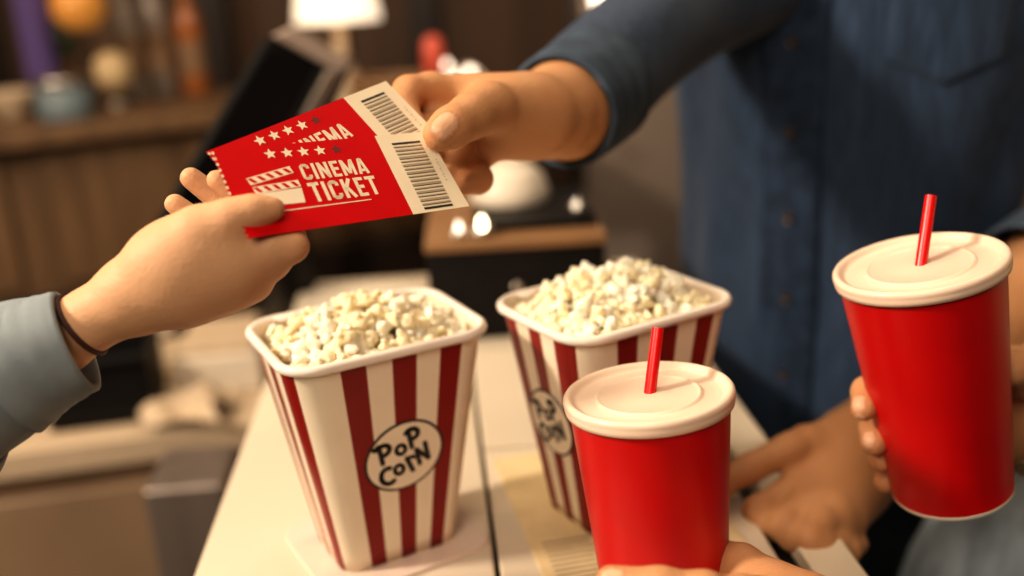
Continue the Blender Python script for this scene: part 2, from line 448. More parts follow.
def popcorn_tub(loc, rot, label, clabel, group, mound, seed, slabel, sides):
    root = empty('popcorn_tub', loc, label, 'popcorn tub', 'striped popcorn tubs', Matrix.Rotation(rot, 3, 'Z'))
    limx, limy = .70, .64
    cols = (cols_for(RED_WIDE, .72), cols_for(RED_SIDE, .70))
    V = []; F = []; Mi = []
    NZ = 14; N = 0
    for i in range(NZ+1):
        t = i/NZ; sx = SB+(ST-SB)*t; sy = sx*ASP; r = .013+.009*t
        pts, info = rrect(sx, sy, r, cols); N = len(pts)
        V += [(x, y, TUBH*t) for x, y in pts]
    def isred(j):
        (s0, f0), (s1, f1) = info[j], info[(j+1) % N]
        if f0 >= 2 or f1 >= 2:      # rounded corners: the outer side stripes run a little way into them
            k = f0-2 if f0 >= 2 else f1-2.5
            return int((s0 % 2 == 1 and k < 3 and f0 >= 2) or (s0 % 2 == 1 and f0 < 2) or (s0 % 2 == 0 and f0 >= 2 and k >= 5))
        if s0 != s1: return 0
        mid = (f0+f1)/2
        for a, b_ in (RED_WIDE if s0 % 2 == 0 else RED_SIDE):
            if a < mid < b_: return 1
        return 0
    for i in range(NZ):
        for j in range(N):
            j2 = (j+1) % N; F.append([i*N+j, i*N+j2, (i+1)*N+j2, (i+1)*N+j]); Mi.append(isred(j))
    # inner wall and floor
    base = len(V)
    for i in range(NZ+1):
        t = i/NZ; k = 1-(.0016*2)/(SB+(ST-SB)*t)
        for j in range(N):
            x, y, z = V[i*N+j]; V.append((x*k, y*k, z+(.002 if i == 0 else 0)))
    for i in range(NZ):
        for j in range(N):
            j2 = (j+1) % N; F.append([base+i*N+j, base+(i+1)*N+j, base+(i+1)*N+j2, base+i*N+j2]); Mi.append(0)
    F.append([base+j for j in range(N)]); Mi.append(0)
    F.append([j for j in range(N)][::-1]); Mi.append(0)
    mk('carton', V, F, [M['carton_white'], M['carton_red']], root, Mi)
    # rolled rim
    pts, _ = rrect(ST, ST*ASP, .022, cols); pts = np.array(pts)
    Vr = []; Fr = []; K = 10
    for j in range(N):
        d = pts[(j+1) % N]-pts[j-1]; d /= np.linalg.norm(d); nrm = np.array([d[1], -d[0]])
        for k in range(K):
            a = 2*PI*k/K; o = .0012+.0033*math.cos(a); z = TUBH-.0005+.0036*math.sin(a)
            Vr.append((pts[j][0]+nrm[0]*o, pts[j][1]+nrm[1]*o, z))
    for j in range(N):
        for k in range(K):
            Fr.append([j*K+k, ((j+1) % N)*K+k, ((j+1) % N)*K+(k+1) % K, j*K+(k+1) % K])
    mk('rolled_rim', Vr, Fr, M['rim_white'], root)
    # round badge with hand-lettered wording on every side
    for s in sides:
        pr = Print(); CR, BK = 0, 1
        h0 = TUBH*.515; R1, R2 = .0295, .0268
        pr.disc((0, 0), R1, R2, .0004, BK, 48, .38); pr.disc((0, 0), R1-.0019, R2-.0019, .0006, CR, 48, .38)
        z = .0009; w = .0035
        def st(pts, cx, cy, sc, ww=w):
            a = .24; ca, sa = math.cos(a), math.sin(a)
            q = [((cx+px*sc), (cy+py*sc)) for px, py in pts]
            pr.line([(x*ca-y*sa, x*sa+y*ca) for x, y in q], ww, z, BK)
        def arc(cx, cy, rx, ry, a0, a1, n=14):
            return [(cx+rx*math.cos(math.radians(a0+(a1-a0)*i/n)), cy+ry*math.sin(math.radians(a0+(a1-a0)*i/n))) for i in range(n+1)]
        u = .0134
        # P o P
        st([(0, 0), (.08, 1)], -.0160, .0024, u); st(arc(.20, .72, .38, .30, 140, -95), -.0160, .0024, u); st([(-.22, .98), (.06, 1.06)], -.0160, .0024, u)
        st(arc(0, 0, .25, .27, 0, 360), -.0012, .0062, u, .0030)
        st([(0, 0), (.06, 1.05)], .0066, .0038, u); st(arc(.18, .76, .36, .30, 140, -95), .0066, .0038, u)
        # C o r N
        st(arc(.3, .42, .40, .48, 60, 300), -.0190, -.0150, u)
        st(arc(0, 0, .24, .27, 0, 360), -.0066, -.0084, u, .0030)
        st([(-.02, .78), (.10, -.08)], .0010, -.0132, u); st(arc(.20, .50, .20, .24, 165, 35), .0010, -.0132, u, .0028)
        st([(0, 0), (.04, .9), (.52, .08), (.58, 1.05)], .0084, -.0118, u)
        V = np.array(pr.b.V); 
        # place on the slanted side
        half_b, half_t = ((SB*ASP/2, ST*ASP/2) if s % 2 == 0 else (SB/2, ST/2))
        sl = (half_t-half_b)/TUBH; up = np.array([0, -sl, 1.0]); up /= np.linalg.norm(up)
        yy = half_b+sl*h0; nrm = np.array([0, -1.0, -sl]); nrm /= np.linalg.norm(nrm)
        W = np.array([.0030 if s % 2 == 0 else 0, -yy, h0])+V[:, :1]*np.array([1.0, 0, 0])*(1 if s % 2 == 0 else .93)+V[:, 1:2]*up+V[:, 2:3]*nrm
        W = W @ rotz3(s*PI/2).T
        mk('logo_badge', W, pr.b.F, [M['carton_white'], M['ink']], root, pr.b.M, False)
    # ---- popcorn: deep filling as one heap, the visible layer as single pieces
    r_ = np.random.default_rng(seed); Rm = np.array(Matrix.Rotation(rot, 3, 'Z')); L0 = np.array(loc)
    hx, hy = ST/2-.0125, ST*ASP/2-.0125
    def height(x, y):
        e = max(abs(x)/hx, abs(y)/hy)
        return TUBH-.010+mound*max(0, 1-(x/hx)**2)**.8*max(0, 1-(y/hy)**2)**.6+.004*(1-e)
    heap = MB()
    for i in range(150):
        x, y = r_.uniform(-hx, hx)*.90, r_.uniform(-hy, hy)*.90
        me = CORN[r_.integers(8)]; s = .0072
        Q = np.array(Matrix.Rotation(r_.uniform(0, 6.28), 3, r_.normal(size=3).tolist()))
        V = np.array([v.co for v in me.vertices][:162*1]) if False else None
        heap_pts = (x, y, height(x, y)-r_.uniform(.011, .022))
        heap.ball(heap_pts, s*r_.uniform(.9, 1.2), 0, 8)
    ho = heap.build('popcorn_heap', M['corn'], None)
    ho.data.transform(Matrix.Translation(Vector(L0)) @ Matrix.Rotation(rot, 4, 'Z'))
    tag(ho, slabel, 'popcorn', kind='stuff')
    placed = []; tries = 0
    while len(placed) < 148 and tries < 30000:
        tries += 1
        x, y = r_.uniform(-hx, hx), r_.uniform(-hy, hy)
        e = max(abs(x)/hx, abs(y)/hy)
        z = height(x, y)+(r_.uniform(-.002, .004) if e < .9 else .002)
        if len(placed) > 118 and e < .75: z += r_.uniform(.004, .008)
        p = np.array([x, y, z])
        md = .0092 if tries < 6000 else .0076
        if placed and min(np.linalg.norm(p-q) for q in placed) < md: continue
        placed.append(p)
    for p in placed:
        o = bpy.data.objects.new('popcorn_piece', CORN[r_.choice(8, p=[.17, .17, .05, .17, .13, .04, .13, .14])]); COL.objects.link(o)
        s = r_.uniform(.0096, .0122)
        w = L0+Rm@p
        o.matrix_world = Matrix.Translation(Vector(w)) @ Matrix.Rotation(r_.uniform(0, 6.28), 4, Vector(r_.normal(size=3).tolist())) @ Matrix.Scale(s, 4)
        tag(o, clabel, 'popcorn', group)
    return root

T1 = np.array([-.103, .651, ZC+.0032]); T2 = np.array([.073, .684, ZC+.0020])
popcorn_tub(T1, .485, 'red and white striped popcorn tub on the left, lettered badge facing forward',
            'popped popcorn piece on top of the left striped tub', 'popcorn pieces in the left tub', .014, 11, 'popcorn filling deep inside the left striped tub', (0, 2))
popcorn_tub(T2, .54, 'red and white striped popcorn tub half hidden behind the lower red cup',
            'popped popcorn piece on top of the tub behind the lower red cup', 'popcorn pieces in the tub behind the lower cup', .019, 23, 'popcorn filling deep inside the tub behind the lower cup', (1, 3))

# what the tubs stand on
def mat_sheet(name, c, rot, sx, sy, r, h, m, label, cat):
    pts, _ = rrect(sx, sy, r, ([-.5, 0, .5], [-.5, 0, .5])); n = len(pts)
    b = MB(); b.add([(x, y, 0) for x, y in pts]+[(x, y, h*.7) for x, y in pts]+[(x*.992, y*.992, h) for x, y in pts],
          [list(range(n))[::-1]]+[[i, (i+1) % n, n+(i+1) % n, n+i] for i in range(n)]+[[n+i, n+(i+1) % n, 2*n+(i+1) % n, 2*n+i] for i in range(n)]+[[2*n+i for i in range(n)]])
    return b, rot, c, name, m, label, cat
b, *_ = mat_sheet('coaster', T1, .53, .128, .112, .02, .0026, None, '', '')
o = b.build('coaster', M['coaster'], smooth=False); o.location = (T1[0], T1[1], ZC+.0003); o.rotation_euler = (0, 0, .53)
tag(o, 'pale rounded plastic mat under the left striped tub', 'mat')
b, *_ = mat_sheet('paper_sheet', T2, .2, .15, .24, .003, .0012, None, '', '')
pr = Print(); pr.b = b
for k in range(16): pr.line([(-.066, -.11+k*.006), (-.066+random.uniform(.03, .06), -.11+k*.006)], .0016, .0014, 1, False)
o = b.build('paper_sheet', [M['newsprint'], M['grey_ink']], smooth=False); o.location = (T2[0]-.0, T2[1]-.02, ZC+.0003); o.rotation_euler = (0, 0, .2)
tag(o, 'yellowish printed paper sheet lying under the tub behind the lower cup', 'paper')

# ------------------------------------------------------------------ red drink cups
def axis_frame(px, py, rx, el):
    "axis of a cup whose lid is seen at px, py: rx = sideways lean in the view, el = how steeply the lid is looked at"
    r = P(px, py, 1)-CAM; r /= np.linalg.norm(r)
    u = UP-r*(UP@r); u /= np.linalg.norm(u); rr = np.cross(r, u)
    sc = rx*rr+math.sqrt(1-rx*rx)*u
    n = -math.sin(el)*r+math.cos(el)*sc; n /= np.linalg.norm(n)
    return n, rr, r
def drink_cup(px, py, d, rx, el, label, straw_tip, straw_foot, k=1.0):
    n, rr, r = axis_frame(px, py, rx, el)
    xa = np.cross(rr, n); xa = np.cross(n, xa); xa /= np.linalg.norm(xa); ya = np.cross(n, xa)
    R = Matrix(np.stack([xa, ya, n], 1).tolist())
    L = .165*k; top = P(px, py, d); foot = top-n*L
    root = empty('drink_cup', foot, label, 'cup', 'red drink cups', R)
    r0, r1 = .0380*k, .0498*k
    rad = lambda z: r0+(r1-r0)*z/L
    prof = [(.0001, .004), (r0-.003, .004), (r0-.0025, .0005), (r0-.0012, -.0006), (r0, .0002), (r0+.0004, .0022), (r0+.0003, .0030, 0)]
    b = MB(); b.lathe([(a[0], a[1], 1) for a in prof]+[(rad(z)+.00002, z, 0) for z in np.linspace(.0032, L-.004, 14)]+
                      [(rad(L-.004)-.002, L-.004, 1), (r0-.002, .006, 1), (.0001, .006, 1)], 96)
    b.build('cup_body', [M['red_paper'], M['cup_white']], root, sharp=50)
    q = .0523*k
    lid = [(r1+.0004, L-.0085), (q-.0006, L-.0082), (q-.0002, L-.0060), (q, L-.0045), (q-.0002, L-.0036), (q+.0002, L-.0026), (q, L-.0008),
           (q-.0010, L+.0006), (q-.0024, L+.0010), (q-.0040, L+.0004), (q-.0052, L-.0012), (q-.0062, L-.0026), (q-.008, L-.0030),
           (.0340*k, L-.0028), (.0330*k, L-.0024), (.0322*k, L-.0014), (.0313*k, L-.0012), (.0305*k, L-.0016), (.0290*k, L-.0020), (.012, L-.0018), (.0085, L-.0014), (.0001, L-.0012)]
    b = MB(); b.lathe(lid, 96); b.build('lid', M['lid'], root)
    # straw: from its foot on the lid to its tip
    Mi = np.array(world(root).inverted())
    ft = P(*straw_foot, d-.001); 
    # foot on the lid plane
    ray = ft-CAM; tt = ((top-n*.0015-CAM)@n)/(ray@n); ft = CAM+ray*tt
    tp = P(*straw_tip, (ft-CAM)@FW+.004)
    loc = lambda p: Mi[:3, :3]@p+Mi[:3, 3]
    a, b_ = loc(ft), loc(tp); dirn = (b_-a)/np.linalg.norm(b_-a)
    pts = [a-dirn*.05, a-dirn*.02, a, a+(b_-a)*.5, b_]
    V, F = tube(pts, .0036, 20, False)
    N0 = len(V); V2, F2 = tube(pts, .0031, 20, False)
    s = MB(); s.add(V, F); s.add(V2, [f[::-1] for f in F2])
    s.add([], []); k = 4*20
    s.F += [[k+i, k+(i+1) % 20, N0+k+(i+1) % 20, N0+k+i] for i in range(20)]; s.M += [0]*20
    s.build('straw', M['straw'], root, sharp=50)
    # small cross-cut collar where the straw goes in
    return root, n, top, L, rad
CUPR = drink_cup(919, 262, .622, -.133, math.radians(20.5), 'red paper drink cup held highest at the right, straw sticking up', (931, 196), (921, 264))
CUPL = drink_cup(648, 391, .585, -.085, math.radians(21.5), 'red paper drink cup held low in front of the second popcorn tub', (658, 328), (650, 392), .96)

# ------------------------------------------------------------------ skin: smooth blends of round cones turned into one surface
def sd_cone(p, a, b, r1, r2):
    ba = b-a; l2 = ba@ba; rr = r1-r2; a2 = l2-rr*rr; il2 = 1/l2
    pa = p-a; y = pa@ba; z = y-l2
    q = pa*l2-y[..., None]*ba; x2 = np.einsum('...i,...i->...', q, q)
    y2 = y*y*l2; z2 = z*z*l2
    k = np.sign(rr)*rr*rr*x2
    res = (np.sqrt(np.maximum(x2*a2*il2, 0))+y*rr)*il2-r1
    c1 = np.sign(z)*a2*z2 > k; c2 = np.sign(y)*a2*y2 < k
    res = np.where(c2, np.sqrt(x2+y2)*il2-r1, res)
    res = np.where(c1, np.sqrt(x2+z2)*il2-r2, res)
    return res
def smin(a, b, k):
    h = np.maximum(k-np.abs(a-b), 0)/k; return np.minimum(a, b)-h*h*k*.25

def surface(chains, cell=.0018, kin=.006, pad=.008, fuse=None):
    """chains: list of (k, [(point, radius), ...]); the chain blends with what came before using k"""
    allp = np.array([p for _, ch in chains for p, _ in ch]); allr = np.array([r for _, ch in chains for _, r in ch])
    lo = (allp-allr[:, None]).min(0)-pad; hi = (allp+allr[:, None]).max(0)+pad
    n = np.ceil((hi-lo)/cell).astype(int)+1
    ax = [lo[i]+cell*np.arange(n[i]) for i in range(3)]
    D = np.full(n, .05, np.float32)
    for k, ch in chains:
        Pp = np.array([p for p, _ in ch]); Rr = np.array([r for _, r in ch])
        m = .022
        l = np.maximum(((Pp-Rr[:, None]).min(0)-m-lo)/cell, 0).astype(int); h = np.minimum(np.ceil(((Pp+Rr[:, None]).max(0)+m-lo)/cell).astype(int)+1, n)
        G = np.stack(np.meshgrid(*[ax[i][l[i]:h[i]] for i in range(3)], indexing='ij'), -1)
        d = None
        for (a, ra), (b_, rb) in zip(ch[:-1], ch[1:]):
            e = sd_cone(G, np.asarray(a), np.asarray(b_), ra, rb)
            d = e if d is None else smin(d, e, kin)
        s = tuple(slice(l[i], h[i]) for i in range(3))
        D[s] = smin(D[s], d.astype(np.float32), k)
    # surface nets
    S = D < 0
    cnt = np.zeros([x-1 for x in n], np.int8); acc = np.zeros([x-1 for x in n]+[3], np.float32); ne = np.zeros([x-1 for x in n], np.float32)
    for dx in (0, 1):
        for dy in (0, 1):
            for dz in (0, 1):
                cnt += S[dx:n[0]-1+dx, dy:n[1]-1+dy, dz:n[2]-1+dz]
    cells = np.argwhere((cnt > 0) & (cnt < 8))
    idx = np.full([x-1 for x in n], -1, np.int64); idx[tuple(cells.T)] = np.arange(len(cells))
    acc = np.zeros((len(cells), 3)); ne = np.zeros(len(cells))
    cor = [(x, y, z) for x in (0, 1) for y in (0, 1) for z in (0, 1)]
    for i, a in enumerate(cor):
        for b_ in cor[i+1:]:
            if sum(abs(a[t]-b_[t]) for t in range(3)) != 1: continue
            va = D[tuple((cells+a).T)]; vb = D[tuple((cells+b_).T)]
            ok = (va < 0) != (vb < 0); t = np.where(ok, va/(va-vb+1e-12), 0)
            p = np.array(a)+t[:, None]*(np.array(b_)-np.array(a)); acc += np.where(ok[:, None], p, 0); ne += ok
    V = lo+cell*(cells+acc/ne[:, None])
    F = []
    for axn in range(3):
        o1, o2 = [(1, 2), (2, 0), (0, 1)][axn]
        sl0 = [slice(None)]*3; sl1 = [slice(None)]*3; sl0[axn] = slice(0, -1); sl1[axn] = slice(1, None)
        A = S[tuple(sl0)]; B = S[tuple(sl1)]
        for flip, E in ((False, A & ~B), (True, ~A & B)):
            e = np.argwhere(E); e = e[(e[:, o1] > 0) & (e[:, o2] > 0) & (e[:, o1] < n[o1]-1) & (e[:, o2] < n[o2]-1)]
            if not len(e): continue
            d1 = np.zeros(3, int); d1[o1] = 1; d2 = np.zeros(3, int); d2[o2] = 1
            q = [idx[tuple((e-d1-d2).T)], idx[tuple((e-d2).T)], idx[tuple(e.T)], idx[tuple((e-d1).T)]]
            q = np.stack(q if not flip else q[::-1], 1); F.append(q)
    F = np.concatenate(F); F = F[(F >= 0).all(1)]
    # gentle smoothing
    for _ in range(3):
        sm = np.zeros_like(V); c = np.zeros(len(V))
        for k in range(4):
            i, j = F[:, k], F[:, (k+1) % 4]
            np.add.at(sm, i, V[j]); np.add.at(c, i, 1); np.add.at(sm, j, V[i]); np.add.at(c, j, 1)
        V = .5*V+.5*sm/np.maximum(c, 1)[:, None]
    return V, F

def skin(name, chains, m, parent, reds=(), nails=(), gap_shades=(), cell=.0018, extra=None):
    V, F = surface(chains, cell)
    tint = np.zeros((len(V), 4), np.float32); tint[:, 3] = 1
    for p, r, a in reds: tint[:, 0] += .55*a*np.exp(-((V-p)**2).sum(1)/(r*r))
    for c, ax_, l, w, out in nails:      # nail plate: an ellipse on the skin, axis ax_, half length l, half width w, facing out
        ax_ = ax_/np.linalg.norm(ax_); out = out-ax_*(out@ax_); out /= np.linalg.norm(out); sd = np.cross(ax_, out)
        d = V-c; u, v, w_ = d@ax_/l, d@sd/w, d@out
        rr = (np.abs(u)**2.6+np.abs(v)**2.6)
        f = np.clip((1-rr)/.25, 0, 1)*(w_ > -.002)
        ring = np.exp(-((rr-1.15)/.28)**2)*(w_ > -.003)
        tint[:, 1] = np.maximum(tint[:, 1], f); tint[:, 2] = np.maximum(tint[:, 2], .22*ring)
        V = V-out*(.0006*ring[:, None])
    for p, r, a in gap_shades: tint[:, 2] = np.maximum(tint[:, 2], a*np.exp(-((V-p)**2).sum(1)/(r*r)))  # shade painted into the skin in gaps between thumb and fingers
    if extra is not None:
        V2, F2 = extra; F = [list(f) for f in F]+[[i+len(V) for i in f] for f in F2]
        V = np.vstack([V, V2]); tint = np.vstack([tint, np.tile([0, 0, 0, 1], (len(V2), 1))])
    o = mk(name, V, F, m, parent, local=False)
    at = o.data.color_attributes.new('tint', 'FLOAT_COLOR', 'POINT'); at.data.foreach_set('color', np.clip(tint, 0, 1).astype(np.float32).ravel())
    return o

Q = 1.0        # how near a whole arm stands: scales its depth and its thickness together
def K(x, y, d): return P(x, y, d*Q)
def ch(k, *pts):
    "chain from picture position, depth and radius in mm"
    return (k*Q, [(K(x, y, d), r*Q/1000) for x, y, d, r in pts])

def cloth(pts, rad, n=48, seed=0, amp=.03, hollow=.003, sub=10):
    "sleeve: a wrinkled open tube with a turned-in thickness"
    r_ = np.random.default_rng(seed); ph = r_.uniform(0, 6.28, 8); fr = r_.uniform(14, 34, 8); kk = r_.integers(1, 4, 8)
    def wr(t, a): return amp*sum(math.sin(fr[i]*t+kk[i]*a*(1 if i % 2 else -1)+ph[i]) for i in range(8))/4
    rad = np.asarray(rad)*Q; q = catmull(pts, sub); rr = np.interp(np.linspace(0, 1, len(q)), np.linspace(0, 1, len(rad)), rad)
    V, F = tube(q, rr, n, False, wr)
    V2, F2 = tube(q, rr-hollow, n, False, wr)
    N = len(V); V = list(V)+list(V2); F = F+[[i+N for i in f[::-1]] for f in F2]
    F += [[N+i, N+(i+1) % n, (i+1) % n, i] for i in range(n)]
    k = N-n; F += [[k+i, k+(i+1) % n, N+k+(i+1) % n, N+k+i] for i in range(n)]
    return np.array(V), F

Q = .877
# ---- woman on the left: hand, hair tie, grey-blue sleeve
p1 = empty('person', (K(-330, 700, .62)*[1, 1, 0]), 'person in a grey-blue sleeve at the left edge passing over the two red tickets', 'person')
chains = [ch(.02, (-160, 470, .60, 33), (-40, 400, .61, 28), (60, 340, .622, 20.5), (92, 319, .622, 19), (132, 296, .622, 20.5), (172, 273, .622, 25)),
          ch(.02, (142, 294, .622, 20), (195, 268, .618, 25)),
          ch(.018, (185, 262, .616, 23), (235, 252, .612, 17), (272, 246, .611, 11), (293, 246, .613, 9.6)),
          ch(.016, (185, 275, .622, 25), (235, 270, .622, 18), (272, 263, .624, 10.5)),
          ch(.016, (185, 283, .628, 24), (226, 284, .632, 14.5), (254, 284, .636, 10)),
          ch(.016, (160, 262, .612, 16), (200, 232, .604, 13), (226, 221, .600, 10.5)),
          ch(.007, (200, 227, .602, 12), (236, 215, .599, 9.6), (254, 211, .600, 9.0), (273, 209, .602, 7.4)),
          ch(.004, (293, 246, .613, 9.4), (291, 240, .634, 9), (255, 210, .648, 8.6), (217, 180, .640, 7.0)),
          ch(.003, (272, 263, .624, 10.2), (268, 250, .650, 9.5), (228, 207, .664, 8.6), (191, 178, .655, 7.4)),
          ch(.003, (254, 284, .636, 9.8), (242, 262, .662, 9.5), (207, 229, .674, 8.4), (175, 204, .666, 7.2))]
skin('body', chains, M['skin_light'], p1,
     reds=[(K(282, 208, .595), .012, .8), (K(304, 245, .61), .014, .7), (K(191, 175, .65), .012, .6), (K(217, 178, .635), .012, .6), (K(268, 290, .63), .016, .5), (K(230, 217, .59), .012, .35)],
     gap_shades=[(K(262, 236, .606), .006, .35), (K(245, 234, .604), .006, .3)])
V, F = cloth([np.array([-.60, .06, 1.36]), np.array([-.50, .22, 1.25]), K(-175, 480, .60), K(-60, 408, .606), K(10, 368, .615), K(74, 343, .622)], [.080, .070, .058, .047, .0405, .0325], 56, 3, .035)
sl = mk('sleeve', V, F, M['chambray'], p1, local=False)
V, F = cloth([K(8, 372, .615), K(42, 355, .618), K(77, 341, .622)], [.0425, .0372, .0335], 48, 5, .012, .004)
mk('cuff', V, F, M['chambray'], sl, local=False)
q = [K(82, 325, .622)+.0212*Q*(math.cos(a)*((K(65, 297, .62)-K(103, 352, .62))/np.linalg.norm(K(65, 297, .62)-K(103, 352, .62)))+math.sin(a)*FW*1.0) for a in np.linspace(0, 2*PI, 40)]
V, F = tube(q, 0.0016, 10, False); mk('hair_tie', V, F, M['hair_tie'], p1, local=False)
# ---- man in the denim shirt
BX, BY, YAW = .385, 1.115, math.radians(40)
FACE = np.array([-math.sin(YAW), -math.cos(YAW), 0]); SIDE = np.array([math.cos(YAW), -math.sin(YAW), 0])   # SIDE points to the picture's right
p2 = empty('person', (BX, BY, 0), 'person in a dark denim shirt beside the counter handing over the tickets', 'person')
TZ = np.array([.72, .80, .90, 1.00, 1.10, 1.20, 1.30, 1.40, 1.46, 1.50, 1.53])
TA = np.array([.185, .188, .188, .184, .186, .196, .208, .212, .190, .130, .075])
TB = np.array([.135, .135, .133, .130, .130, .134, .138, .130, .112, .085, .070])
_ph = rng.uniform(0, 6.28, 12); _fq = rng.uniform(5, 13, 12); _vf = rng.uniform(6, 22, 12)
def torso(u, z, off=0.0):
    "u = angle from the front towards the picture's right"
    a = np.interp(z, TZ, TA)+off; b = np.interp(z, TZ, TB)+off
    w = sum(math.sin(_vf[i]*z+_fq[i]*u*(1 if i % 2 else -1)+_ph[i]) for i in range(12))*.0011
    w += .0035*math.sin(9*u+2.5*math.sin(5*z))*max(0, (1.15-z))*2
    e = .88
    cu, su = math.cos(u), math.sin(u)
    x = math.copysign(abs(su)**e, su)*(a+w); y = math.copysign(abs(cu)**e, cu)*(b+w)
    return np.array([BX, BY, z])+SIDE*x+FACE*y
V = []; F = []; NU = 120; ZS = np.linspace(.84, 1.53, 70)
for z in ZS:
    for k in range(NU): V.append(torso(2*PI*k/NU, z))
for i in range(len(ZS)-1):
    for k in range(NU):
        k2 = (k+1) % NU; F.append([i*NU+k, i*NU+k2, (i+1)*NU+k2, (i+1)*NU+k])
V = np.array(V)
# right sleeve (picture left): shoulder > elbow > rolled cuff
SHR = np.array([BX, BY, 1.42])-SIDE*.19; ELR = P(775, -35, 1.03)
s1 = [SHR+SIDE*.06, SHR, (SHR+ELR)/2+np.array([-.01, 0, 0]), ELR, P(690, 5, .95), P(636, 46, .87), P(590, 88, .81), P(565, 107, .775)]
sv, sf = cloth(s1, [.075, .078, .072, .066, .061, .057, .054, .051], 56, 21, .035)
SHL = np.array([BX, BY, 1.42])+SIDE*.19; ELL = P(1100, 215, .98)
s2 = [SHL-SIDE*.06, SHL, (SHL+ELL)/2+SIDE*.03, ELL+SIDE*.02, P(1062, 248, .93), P(1032, 268, .905)]
tv, tf = cloth(s2, [.075, .078, .068, .062, .055, .050], 56, 22, .030)
allV = np.vstack([V, sv, tv]); allF = F+[[i+len(V) for i in f] for f in sf]+[[i+len(V)+len(sv) for i in f] for f in tf]
shirt = mk('denim_shirt', allV, allF, M['denim'], p2, local=False)
for c, rd, sd in (([P(598, 86, .812), P(580, 99, .786), P(560, 112, .757)], [.0550, .0545, .0520], 31), ([P(1060, 250, .93), P(1045, 260, .915), P(1024, 274, .897)], [.057, .0565, .055], 32)):
    V, F = cloth(c, rd, 56, sd, .012, .005); mk('rolled_cuff', V, F, M['denim_cuff'], shirt, local=False)
# placket, buttons, pocket on the chest, all following the shirt front
def patch(name, fn, nu, nv, m, parent, th=.0016):
    V = [fn(i/nu, j/nv, th) for j in range(nv+1) for i in range(nu+1)]+[fn(i/nu, j/nv, 0) for j in range(nv+1) for i in range(nu+1)]
    w = nu+1; n = w*(nv+1)
    F = [[j*w+i, j*w+i+1, (j+1)*w+i+1, (j+1)*w+i] for j in range(nv) for i in range(nu)]
    ed = [i for i in range(w)]+[j*w+nu for j in range(1, nv+1)]+[nv*w+i for i in range(nu-1, -1, -1)]+[j*w for j in range(nv-1, 0, -1)]
    F += [[ed[k], n+ed[k], n+ed[(k+1) % len(ed)], ed[(k+1) % len(ed)]] for k in range(len(ed))]
    return mk(name, V, F, m, parent, local=False)
U0 = -.02
patch('placket', lambda a, b_, th: torso(U0+(a-.5)*.26, .845+b_*.64, th+.001), 6, 60, M['denim_seam'], shirt)
for z in (.935, 1.025, 1.115, 1.205, 1.295, 1.385):
    c = torso(U0, z, .0035); nrm = torso(U0, z, .02)-torso(U0, z, 0); nrm /= np.linalg.norm(nrm)
    R = Vector(nrm).to_track_quat('Z', 'Y').to_matrix()
    b = MB(); b.lathe([(.0001, -.0015), (.0054, -.0015), (.0058, 0), (.0056, .0012), (.0046, .0014), (.0040, .0006), (.0001, .0005)], 24, 0, c, R)
    for dx, dy in ((.0014, .0014), (-.0014, .0014), (.0014, -.0014), (-.0014, -.0014)):
        q = np.array(R)@np.array([dx, dy, .0006])+c; b.ball(q, .0006, 1, 8)
    b.build('button', [M['button'], M['gap']], shirt, local=False)
def pocket(a, b_, th):
    z = 1.255+b_*.13; tip = (1-b_)*.0
    if b_ < .25: z += (.25-b_)*.13*abs(a-.5)*1.6
    return torso(.36+a*.62, z, th+.001)
pk = patch('chest_pocket', pocket, 14, 16, M['denim'], shirt)
patch('pocket_flap', lambda a, b_, th: torso(.35+a*.64, 1.352+b_*.05-(0.012*(1-b_))*(1-abs(a-.5)*2), th+.003), 14, 6, M['denim_seam'], pk)
patch('waist_hem', lambda a, b_, th: torso(a*2*PI, .838+b_*.022, th+.0008), 100, 2, M['denim_seam'], shirt)
# jeans
jl = np.array([BX, BY, 0])
b = MB()
hip = [(jl-SIDE*.02*0+np.array([0, 0, z]), r) for z, r in ((.98, .155), (.86, .16), (.80, .15))]
def leg(s):
    return catmull([jl+SIDE*s*.085+[0, 0, .90], jl+SIDE*s*.095+[0, 0, .70], jl+SIDE*s*.10+FACE*.01+[0, 0, .48], jl+SIDE*s*.10+[0, 0, .25], jl+SIDE*s*.105-FACE*.01+[0, 0, .075]], 8)
for s in (-1, 1):
    q = leg(s); rr = np.interp(np.linspace(0, 1, len(q)), [0, .25, .5, .75, 1], [.098, .094, .072, .064, .062])
    r_ = np.random.default_rng(40+s); ph = r_.uniform(0, 6, 4)
    V, F = tube(q, rr, 40, True, lambda t, a: .02*math.sin(30*t+a*2+ph[0])+.015*math.sin(47*t-a+ph[1])); b.add(V, F)
hv = []; hf = []; zs = np.linspace(.80, .99, 12)
for z in zs:
    for k in range(60):
        u = 2*PI*k/60; A = np.interp(z, [.80, .88, .99], [.172, .180, .172]); Bq = np.interp(z, [.80, .88, .99], [.10, .122, .118])
        hv.append(jl+[0, 0, z]+SIDE*A*math.sin(u)+FACE*Bq*math.cos(u))
for i in range(11):
    for k in range(60): hf.append([i*60+k, i*60+(k+1) % 60, (i+1)*60+(k+1) % 60, (i+1)*60+k])
hf.append(list(range(60))[::-1]); b.add(hv, hf)
b.build('jeans', M['jeans'], p2, local=False)
for s in (-1, 1):
    c = jl+SIDE*s*.105
    V, F = surface([(.03, [(c+[0, 0, .065], .045), (c-FACE*.035+[0, 0, .045], .042)]), (.04, [(c+[0, 0, .06], .043), (c+FACE*.10+[0, 0, .042], .038), (c+FACE*.165+[0, 0, .034], .032)])], .005)
    V[:, 2] = np.maximum(V[:, 2], .002); mk('shoe', V, F, M['dark_brown'], p2, local=False)
